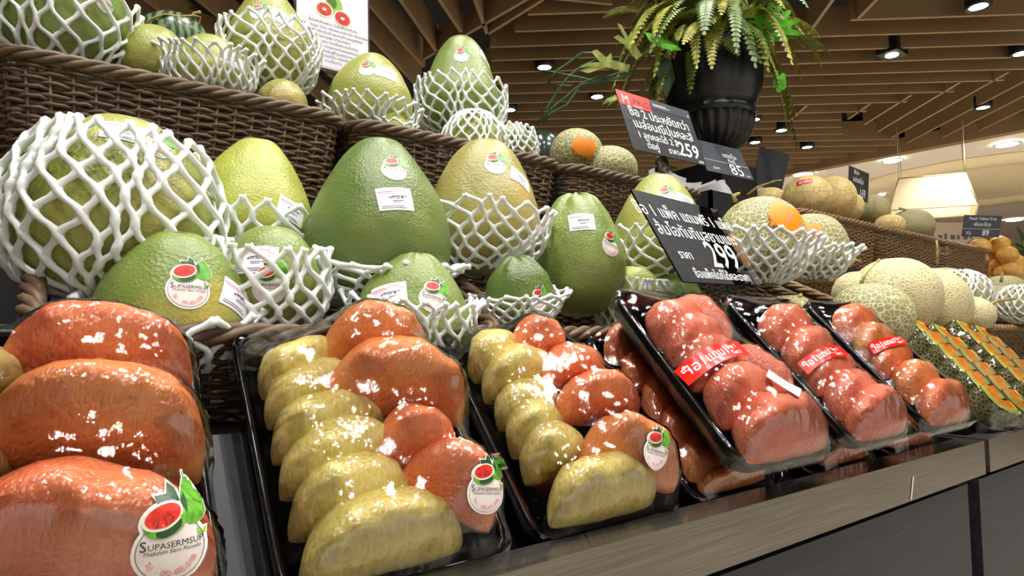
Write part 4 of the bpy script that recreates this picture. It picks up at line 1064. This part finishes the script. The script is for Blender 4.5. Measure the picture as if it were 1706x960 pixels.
# ------------------------------------------------------------------ signs
def board(name, label, c, x, y, w, h, mat, cat='price sign', design=None, mats=(), th=.0018, back=None):
    x = np.array(x, float); x /= np.linalg.norm(x); y = np.array(y, float); y = y-x*(x@y); y /= np.linalg.norm(y); n = np.cross(x, y)
    fr = frame(c, x, y, n); o = root(name, label, cat, None, fr=fr)
    bd = MB().box((-w/2, -h/2, -th), (w/2, h/2, 0)).mk('board', mat, o, local=True, smooth=False)
    if design:
        v, f, mi, lay = design.baked(0)
        mk('lettering', np.column_stack([v, .0004+lay*.0002]), f, list(mats), bd, local=True, mi=mi, smooth=False)
    return o, n
def clip(o, p_top, p_bot, w=.035):
    """clear plastic clip holding the board"""
    p_top, p_bot = np.array(p_top), np.array(p_bot)
    m = MB(); m.box((-w/2, -.012, -.006), (w/2, .012, .004)); 
    fr = FR[o.name]; pt = xf(fr.inverted(), [p_top])[0]
    v = m.V()+pt; mk('clip_jaw', v, m.f, ACRYL, o, local=True, smooth=False)
    q = p_top+np.array([0, .01, -.012])
    m = MB(); m.tube([q, q*.6+p_bot*.4, p_bot], .007, 10); m.lathe([(.0005, 0), (.010, .002), (.012, .010), (.010, .018), (.0005, .02)], 14, 0, tuple(q*.5+p_bot*.5-[0, 0, .01])); m.mk('clip_stem', ACRYL, o)
    m = MB(); m.box(tuple(p_bot-[.02, .012, .004]), tuple(p_bot+[.02, .012, .006])); m.mk('clip_foot', ACRYL, o, smooth=False)
# 259
w, h = .205, .122
D = Flat(); D.rect(-w/2, h/2-.030, -w/2+.088, h/2, 0, 0).rect(-w/2+.088, h/2-.020, w/2, h/2, 2, 0)
D.text('M', -.093, .036, .025, 1, 1, bold=0, align='LEFT').text('PRICE', -.064, .037, .018, 3, 1, align='LEFT', space=1.2).text('ประหยัด', -.064, .0315, .007, 1, 1, align='LEFT')
D.rect(-.008, .051, .03, .0522, 1, 1).rect(-.008, .048, .04, .049, 1, 1).text('฿', .095, .044, .008, 1, 1)
D.rect(-w/2, -.0005, w/2, .0003, 2, 1)
D.text('ซื้อ 2 ประหยัดกว่า', .002, .012, .0245, 1, 1, bold=.012, shear=-.15).text('เมล่อนญี่ปุ่นคละสี', .004, -.012, .0245, 1, 1, bold=.012, shear=-.15)
D.text('1 ลูกคละได้ 2 สี', -.022, -.033, .0185, 1, 1, bold=.012, shear=-.1).text('ราคา', .012, -.052, .016, 1, 1, bold=.01).text('259', .058, -.050, .042, 1, 1, bold=.012, shear=.1).text('บาท', .088, -.059, .010, 1, 1, bold=.01)
D.text('ต่อคู่', -.045, -.052, .018, 1, 1, bold=.01)
s, n = board('price_sign', 'black chalk price sign reading 259 with a red corner', (.888, .745, .373), (.997, .02, .02), (-.06, .31, .948), w, h, CHALK, design=D, mats=[SIGNR, INKW, CHALKB, INKD])
clip(s, atY(1104, 257, .735), atY(1110, 284, .80))
# 299: clear sheet with a black card covering its left part
w, h = .238, .138
D = Flat(); D.poly([(-w/2, -h/2), (.018, -h/2), (.006, -.024), (.010, .010), (.030, .030), (.058, h/2), (-w/2, h/2)], 0, 0)
D.text('ซื้อ 1 แพ็ค แถมฟรี 1 แพ็ค', -.004, .030, .026, 1, 2, bold=.004, shear=-.1).text('ส้มโอทับทิมสยามแกะ', .0, .001, .027, 1, 2, bold=.004, shear=-.1)
D.text('ราคา', -.075, -.034, .018, 1, 2, bold=.006).text('299', .032, -.042, .060, 1, 2, bold=.006, shear=.12).text('ซื้อแพ็คใดก็ได้คละราคา', .0, -.062, .018, 1, 2, bold=.004, align='CENTER')
s, n = board('price_sign', 'see-through price sign reading 299 standing over the pomelo trays', (.706, .527, .1243), (.985, .17, .03), (-.12, .476, .868), w, h, ACRYL, design=D, mats=[CHALK, INKW], th=.002)
clip(s, atY(1218, 474, .512), atY(1222, 500, .53))
# 85, blank, 169, 89
D = Flat(); w, h = .19, .115; D.rect(-w/2, -h/2+.044, w/2, -h/2+.045, 1, 1).text('85', .035, -.052, .056, 1, 1).text('ราคา', -.05, -.045, .014, 1, 1).text('แตงโม', .03, .01, .022, 1, 1, bold=.01).text('กินรี', .03, -.008, .018, 1, 1, bold=.01).text('บาท', .075, -.052, .012, 1, 1)
o85, n = board('price_sign', 'slate price sign reading 85 behind the plastic bags', atD(1206, 266, 1.78), (.9, -.1, -.02), (.0, .45, .89), w, h, CHALKB, design=D, mats=[CHALKB, INKW])
obk, n = board('price_sign', 'blank black square sign behind the cream melons', atD(1284, 282, 2.0), (.834, -.494, -.245), (.2077, -.1308, .9694), .102, .125, CHALK)
D = Flat(); w, h = .215, .105; D.text('Melon', -.03, .032, .022, 1, 1, bold=.006).text('เมล่อนญี่ปุ่น', -.01, .006, .024, 1, 1, bold=.01).text('ราคา', -.085, -.022, .016, 1, 1).text('169', .04, -.042, .045, 1, 1, bold=.006).text('บาท', -.075, -.044, .014, 1, 1)
o169, n = board('price_sign', 'black price sign reading 169 above the melons', atD(1431, 308, 2.2), (.985, .147, .05), (-.08, -.1, .98), w, h, CHALK, design=D, mats=[CHALK, INKW])
D = Flat(); w, h = .165, .083; D.text('Peach Yellow Fruit', 0, .024, .016, 1, 1, bold=.004).text('พีชเหลือง', .0, .0, .020, 1, 1, shear=.2).rect(-w/2, -.011, w/2, -.010, 1, 1).text('89', .02, -.036, .032, 1, 1, bold=.012).text('กิโล', -.055, -.033, .016, 1, 1)
s89, n = board('price_sign', 'slate price sign reading 89 clipped to the peach basket handle', atD(1636, 377, 2.45), (.885, -.4658, 0), (-.1, -.2, .97), w, h, CHALKB, design=D, mats=[CHALKB, INKW])
for so, dz in ((o85, .05), (obk, .05), (o169, .045)):
    p = np.array(FR[so.name].translation); q = p-np.array([0, -.012, dz]); mk('clip_stem', *tube([q, q*[1, 1, 0]+[0, .004, .19]], .004, 7), ACRYL, so)
# poster in a plastic sleeve
Y = 1.16; tl = atY(490, 5, Y); tr_ = atY(617, 18, Y); cx = (tl[0]+tr_[0])/2; w = tr_[0]-tl[0]; zb = atY(560, 124, Y)[2]; zt_ = zb+w*1.42; h = zt_-zb
D = Flat(); D.rect(-w*.47, -h*.48, w*.47, h*.48, 0, 0)
S = w
D.poly(ell(.02*S, .19*S, .10*S, .13*S), 1, 1).poly(ell(-.03*S, .24*S, .07*S, .10*S, .4), 2, 1).poly(ell(-.12*S, .10*S, .115*S, .105*S), 3, 2).poly(ell(-.12*S, .10*S, .095*S, .085*S), 4, 3).poly(ell(.12*S, .045*S, .12*S, .105*S, -.3), 3, 2).poly(ell(.12*S, .045*S, .102*S, .088*S, -.3), 4, 3).poly(ell(-.12*S, .10*S, .03*S, .02*S), 3, 4).poly(ell(.12*S, .045*S, .03*S, .02*S), 3, 4)
lines = ['ส้มโอทับทิมสยาม มีเนื้อสีแดงทับทิม', 'รสหวานหอมนุ่ม ไม่ขม กลิ่นหอมเฉพาะตัว เนื้อละเอียด', 'อุดมไปด้วยวิตามินซี และสารต้านอนุมูลอิสระ', 'ช่วยบำรุงผิว บำรุงสายตา', 'ลดการอักเสบ ช่วยเรื่องระบบขับถ่าย', 'ป้องกันไข้หวัด ช่วยลดระดับคอเลสเตอรอล', 'เหมาะสำหรับผู้ที่ดูแลสุขภาพ', 'เก็บรักษาในที่เย็น อร่อยยิ่งขึ้น', 'ทานได้ทุกวัน']
for i, ln_ in enumerate(lines): D.text(ln_, 0, -.10*S-.062*S*i, .047*S, 5, 1, bold=.008)
D.rect(-.3*S, -.665*S, .3*S, -.66*S, 5, 1).text('ส้มโอ', .12*S, .42*S, .07*S, 5, 1)
po, n = board('poster', 'white information poster with cut pink pomelos in a plastic sleeve', (cx, Y, (zb+zt_)/2), (1, 0, 0), (0, .06, 1), w, h, SLEEVE, 'poster', design=D, mats=[PAPER, GREEN3, GREEN1, PEEL, REDF, INKG], th=.003)
m = MB(); a = np.array([cx+.02, Y, zb]); m.tube([a+[0, 0, .012], a+[0, .005, -.03], a+[.01, .01, -.12]], .004, 8); m.mk('clip_stem', ACRYL, po)
m = MB(); m.box(tuple(a-[.03, .005, .006]), tuple(a+[.03, .005, .010])); m.mk('clip_jaw', ACRYL, po, smooth=False)

# ------------------------------------------------------------------ urn with ferns
DU = 2.0
uc = atD(1186, 120, DU); ub = atD(1186, 285, DU); S = DU/FPX
prof_px = [(0, 105, 40), (0, 98, 40), (0, 92, 86), (0, 96, 90), (0, 104, 88), (0, 112, 80), (0, 122, 80), (0, 140, 80), (0, 160, 77), (0, 178, 71), (0, 190, 66), (0, 194, 68), (0, 199, 69), (0, 204, 66)]
zpx = lambda y: (uc[2]+(120-y)*S)
u = root('potted_fern', 'black fluted urn overflowing with ferns and broad green leaves', 'potted plant', (uc[0], uc[1], zpx(284)))
m = MB(); m.lathe([(r_*S, zpx(y)) for _, y, r_ in prof_px], 56, 0, (uc[0], uc[1], 0)); m.mk('urn_body', URN, u)
V = []; n = 96; rowsy = np.linspace(204, 262, 14)
for y in rowsy:
    q = (y-204)/58; rr = 66*math.sqrt(max(0, 1-q**2*.93)); 
    for i in range(n):
        a = 2*math.pi*i/n; fl = abs(math.cos(a*12))**.6; V.append((uc[0]+rr*S*(.93+.07*fl)*math.cos(a), uc[1]+rr*S*(.93+.07*fl)*math.sin(a), zpx(y)))
mk('fluted_bowl', V, grid_faces(14, n, True), URN, u)
m = MB(); m.lathe([(19*S, zpx(258)), (20*S, zpx(264)), (16*S, zpx(268)), (18*S, zpx(276)), (34*S, zpx(280)), (38*S, zpx(286)), (.001, zpx(286))], 40, 0, (uc[0], uc[1], 0)); m.mk('foot', URN, u)
ped = root('plant_pedestal', 'black pedestal under the urn of ferns', 'pedestal', (uc[0], uc[1], -H))
MB().box((uc[0]-.09, uc[1]-.09, .182), (uc[0]+.09, uc[1]+.09, zpx(286))).mk('column', RACK, ped, smooth=False)
top_c = np.array([uc[0], uc[1], zpx(88)])
def frond(parent, az, reach, rise, droop, n=26, wl=.030, mat=None, start=.02, base=None, tw=0):
    d = np.array([math.cos(az), math.sin(az), 0]); s = np.linspace(0, 1, n); sd = np.array([-d[1], d[0], 0])
    b = top_c if base is None else base
    pts = b+d*start+np.outer(reach*(s**.85), d)+np.outer(rise*np.sin(s*math.pi*.62)-droop*s**2.6, [0, 0, 1])+np.outer(tw*s**2, sd)
    m = MB(); m.tube(pts, np.linspace(.0022, .0007, n), 4)
    tg = np.gradient(pts, axis=0); tg /= np.linalg.norm(tg, axis=1, keepdims=True)
    V = []; F = []
    for i in range(1, n):
        e = s[i]; ln = wl*(min(1, e*4+.15)*(1-e)**.55+.12); 
        for sg in (1, -1):
            o_ = sd*sg; o_ = o_-tg[i]*(o_@tg[i]); o_ /= np.linalg.norm(o_); nr = np.cross(tg[i], o_)*sg
            step = np.linalg.norm(pts[i]-pts[i-1])*.92
            p0 = pts[i]-tg[i]*step*.42; p1 = pts[i]+tg[i]*step*.42; tip = pts[i]+o_*ln+tg[i]*ln*.28+nr*(-.10*ln)-np.array([0, 0, .12*ln]); mid0 = p0+o_*ln*.55+tg[i]*ln*.06; mid1 = p1+o_*ln*.55+tg[i]*ln*.18
            k = len(V); V += [p0, mid0, tip, mid1, p1]; F += [(k, k+1, k+3, k+4), (k+1, k+2, k+3)]
    m.add(V, F); return m.mk('fern_frond', mat, parent, smooth=False)
rs = np.random.RandomState(11)
view_az = math.atan2(-uc[1], -uc[0])      # towards the eye
for i in range(96):
    az = view_az+(rs.uniform(-math.pi, math.pi) if i % 3 == 0 else rs.uniform(-2.0, 2.0))
    low = i % 2 == 0
    frond(u, az, rs.uniform(.16, .30) if low else rs.uniform(.12, .30), rs.uniform(.07, .16) if low else rs.uniform(.16, .34), rs.uniform(.10, .26) if low else rs.uniform(.0, .16), 36, rs.uniform(.034, .050), FERN[rs.randint(5)], start=rs.uniform(.0, .09), tw=rs.uniform(-.10, .10))
R_az = math.atan2(RT[1], RT[0]); L_az = R_az+math.pi
for az, rc, ri, dr in ((R_az-.35, .14, .05, .36), (R_az-.1, .17, .06, .36), (R_az+.15, .20, .07, .26), (R_az-.6, .12, .05, .20), (L_az+.5, .15, .04, .24), (L_az+.15, .24, .05, .26), (L_az+.9, .10, .04, .22), (R_az-1.0, .14, .10, .15), (view_az, .16, .06, .20)):
    frond(u, az, rc, ri, dr, 40, .042, FERN[rs.randint(4)], start=.08)
for i in range(26):
    frond(u, view_az+rs.uniform(-1.9, 1.9), rs.uniform(.06, .16), rs.uniform(.03, .08), rs.uniform(.06, .15), 34, rs.uniform(.036, .048), FERN[rs.randint(5)], start=rs.uniform(.08, .13), tw=rs.uniform(-.08, .08))
# leaves drawn as outlines in the view plane, bent and given thickness
def leaf(parent, name, pts, D, mat, bend=.03, label=None):
    pts = np.array(pts, float); c = pts.mean(0); n = len(pts); sp = np.abs(pts-c).max()
    V = [atD(x, y, D-bend*(1-((x-c[0])**2+(y-c[1])**2)/(sp*sp*1.6))) for x, y in pts]
    B_ = [atD(x, y, D+.002-bend*(1-((x-c[0])**2+(y-c[1])**2)/(sp*sp*1.6))) for x, y in pts]
    F = [tuple(range(n)), tuple(range(2*n-1, n-1, -1))]+[(i, i+n, (i+1) % n+n, (i+1) % n) for i in range(n)]
    o = mk(name, V+B_, F, mat, parent, smooth=False)
    if label: o['label'] = label
    return o
def fingers(cx, cy, dirs, ln, w, stem_):
    """lobed leaf outline: rounded fingers around a centre"""
    out = []
    for a, l in dirs:
        a = math.radians(a); d = np.array([math.cos(a), -math.sin(a)]); s = np.array([d[1], -d[0]]); b = np.array([cx, cy])
        for t, k in ((.25, -.55), (.6, -.8), (.9, -.75), (1.0, -.25), (1.0, .25), (.9, .75), (.6, .8), (.25, .55)): out.append(tuple(b+d*l*t+s*w*k))
    out.append(stem_); return out
leaf(u, 'broad_leaf', fingers(1278, 48, [(205, 30), (160, 34), (132, 40), (105, 44), (82, 46), (60, 46), (38, 50), (15, 56), (-8, 58), (-30, 40)], 1, 6, (1262, 66)), 1.86, BRIGHT, .03, 'bright lime green lobed leaf')
leaf(u, 'broad_leaf', fingers(1298, 138, [(110, 22), (60, 18), (20, 12), (-40, 14), (-90, 16), (170, 10)], 1, 6, (1290, 145)), 1.9, BRIGHT, .01)
leaf(u, 'broad_leaf', [(1073, 52), (1090, 58), (1112, 66), (1128, 76), (1136, 84), (1118, 84), (1098, 78), (1082, 68)], 1.82, BRIGHT, .02)
leaf(u, 'broad_leaf', [(1150, -20), (1172, -25), (1180, 10), (1172, 30), (1160, 22), (1148, 5)], 1.95, DEEP, .02)
for pts in ([(1060, 100), (1040, 75), (1022, 62), (1030, 58), (1042, 66), (1028, 38), (1036, 42), (1046, 62), (1052, 52), (1056, 72), (1070, 92)],
            [(1046, 120), (1010, 112), (980, 122), (966, 118), (985, 110), (965, 113), (980, 104), (1000, 104), (985, 86), (994, 82), (1010, 96), (1018, 88), (1020, 100), (1050, 108)],
            [(1036, 152), (1010, 165), (1002, 175), (1016, 170), (1012, 178), (1030, 165), (1042, 158)],
            [(1240, 30), (1232, -10), (1240, -12), (1248, 10), (1260, -5), (1258, 12), (1270, 6), (1254, 30)],
            [(1210, 30), (1205, 5), (1213, 18), (1217, 0), (1222, 16), (1230, 6), (1226, 30)]): leaf(u, 'staghorn_leaf', pts, 1.84, STAG, .015)
leaf(u, 'broad_leaf', [(1095, 90), (1118, 100), (1125, 130), (1110, 165), (1098, 140), (1090, 112)], 1.9, DEEP, .02)
for p in ([(1060, 118), (1030, 122), (990, 136), (968, 130), (930, 122), (905, 118)], [(1050, 125), (1010, 134), (965, 142), (945, 160), (920, 180), (894, 208)], [(1000, 128), (985, 132), (968, 140), (945, 175), (915, 190), (905, 205)],
          [(1026, 98), (1000, 97), (970, 110), (950, 125), (930, 150), (912, 180), (900, 185)], [(1005, 90), (970, 88), (940, 110), (925, 120), (912, 140)], [(955, 143), (940, 143), (925, 143)]):
    mk('trailing_stem', *tube([atD(x, y, 1.86) for x, y in p], .0042, 5), DEEP, u)

# ------------------------------------------------------------------ plastic bags in a black box, peaches
bx = atD(1215, 330, 1.62)
o = root('bag_box', 'black box holding clear plastic bags on the upper row', 'box', bx)
a = atY(1184, 316, .93); b = atY(1262, 322, .93)
x0, x1 = a[0], b[0]; zt2 = a[2]; y0 = .93
MB().box((x0, y0, .19), (x1, y0+.008, zt2)).box((x0, y0+.14, .19), (x1, y0+.148, zt2)).box((x0, y0, .19), (x0+.008, y0+.148, zt2)).box((x1-.008, y0, .19), (x1, y0+.148, zt2)).mk('box_wall', BLACKB, o, smooth=False)
rs = np.random.RandomState(5)
for k in range(7):
    xa = x0+.0+.022*k; n = 12; V = []
    for i in range(n):
        for j in range(8):
            s = i/(n-1); t_ = j/7
            V.append((xa-.055+.105*t_-.03*s+.010*math.sin(s*5+k), y0+.12-.014*k-.045*t_+.012*math.sin(s*4+t_*5+k), .20+(.205-.009*k)*s+.014*math.sin(t_*4+k*1.3)*s))
    bo = mk('plastic_bag', V, grid_faces(n, 8), BAG); tag(bo, 'clear plastic bag in the black box, %s of the bunch from the left' % ORD[k], 'plastic bag', 'plastic bags in the black box')
pk = [(1632, 412), (1665, 408), (1650, 422), (1678, 425), (1655, 440), (1628, 430), (1632, 450), (1640, 458), (1672, 458), (1690, 438), (1688, 452), (1655, 474), (1632, 470), (1690, 470), (1622, 447), (1677, 478), (1645, 490)]
PKL = ['top left one', 'top right one', 'in the middle of the second row', 'right end of the second row', 'at the centre of the pile', 'left end of the second row', 'left of the centre one', 'just below left of the centre', 'just below right of the centre', 'at the right edge halfway up', 'at the right edge below the middle', 'bottom row centre', 'bottom row left', 'bottom row right end', 'leftmost halfway up', 'bottom row right of centre', 'lowest of all']
for i, (x, y) in enumerate(pk):
    fruit('peach', 'yellow peach in the basket pile, '+PKL[i], 'peach', atD(x, y, 2.45+.03*((i*7) % 5)), .037, .035, 0, PEACH, (rs.uniform(-.3, .3), rs.uniform(-.3, .3)), 80+i, stem=False, group='peaches in the handled basket', dimple=.006)
o = root('handled_basket', 'dark basket with an arched handle holding the peaches', 'basket', atD(1655, 470, 2.55))
hp = [(1598, 470), (1600, 440), (1606, 416), (1618, 402), (1640, 397), (1668, 396), (1684, 404), (1694, 425), (1700, 450), (1704, 480)]
mk('handle', *tube([atD(x, y, 2.6) for x, y in hp], .011, 8), STEMD, o)
m = MB(); cB_ = atD(1655, 500, 2.6)
for i in range(9):
    z = cB_[2]-.10+i*.014; a = np.arange(60)*2*math.pi/60; rr = .15+.004*i+.004*np.sin(a*15+i*math.pi); m.add(*tube(np.stack([cB_[0]+rr*np.cos(a), cB_[1]+rr*np.sin(a), np.full(60, z)], 1), .007, 5, True))
m.mk('weave', WICK, o)['kind'] = 'stuff'
m = MB(); m.lathe([(.001, cB_[2]-.1), (.15, cB_[2]-.1), (.148, cB_[2]-.02), (.001, cB_[2]-.02)], 40, 0, (cB_[0], cB_[1], 0)); m.mk('lining', WICK, o)
pb = root('peach_stand', 'dark stand under the peach basket', 'stand', (cB_[0], cB_[1], -H)); MB().box((cB_[0]-.16, cB_[1]-.14, -H), (cB_[0]+.16, cB_[1]+.14, cB_[2]-.101)).mk('stand_body', RACK, pb, smooth=False)
for k in ('_R',):
    for o in bpy.data.objects:
        if k in o: del o[k]
D = Flat()
for k in range(13): D.rect(-.45+.07*k, .02, -.45+.07*k+.03+.02*(k % 2), .07+.015*(k % 3 == 0), 0, 1)
D.rect(-.45, -.06, .35, -.05, 0, 1)
board('wall_sign', 'beige lettered wall panel far behind the melons', atD(1578, 402, 7.0), RT, (0, 0, 1), 1.15, .42, WALLM, 'wall sign', design=D, mats=[INKG], th=.02)
pl = root('leafy_plant', 'striped green leaves at the right edge beside the peaches', 'plant', atD(1712, 430, 3.0))
for i in range(12):
    a = -1.4+2.8*i/11; L_ = .10+.03*((i*5) % 3); b = atD(1716, 425, 3.0+.02*(i % 3)); n = 7; V = []
    for k in range(n):
        q = k/(n-1); c_ = b+RT*(math.sin(a)*L_*q)+UP*(math.cos(a)*L_*q*(1-.25*q*abs(a))) - FWD*(.03*q*(i % 2)); w_ = .014*math.sin(math.pi*(.12+.86*q)); d_ = RT*math.cos(a)-UP*math.sin(a)
        V += [c_-d_*w_, c_+FWD*.004, c_+d_*w_]
    mk('leaf', V, grid_faces(n, 3), FERN[2] if i % 2 else DEEP, pl)
ps = root('plant_stand', 'dark stand under the leafy plant at the right edge', 'stand', (0, 0, 0), fr=Matrix.Translation(Vector(atD(1716, 432, 3.0)*[1, 1, 0])+Vector((0, 0, -H)))); c_ = atD(1716, 432, 3.0)
MB().box((c_[0]-.07, c_[1]-.07, -H), (c_[0]+.07, c_[1]+.07, c_[2])).mk('stand_body', RACK, ps, smooth=False)
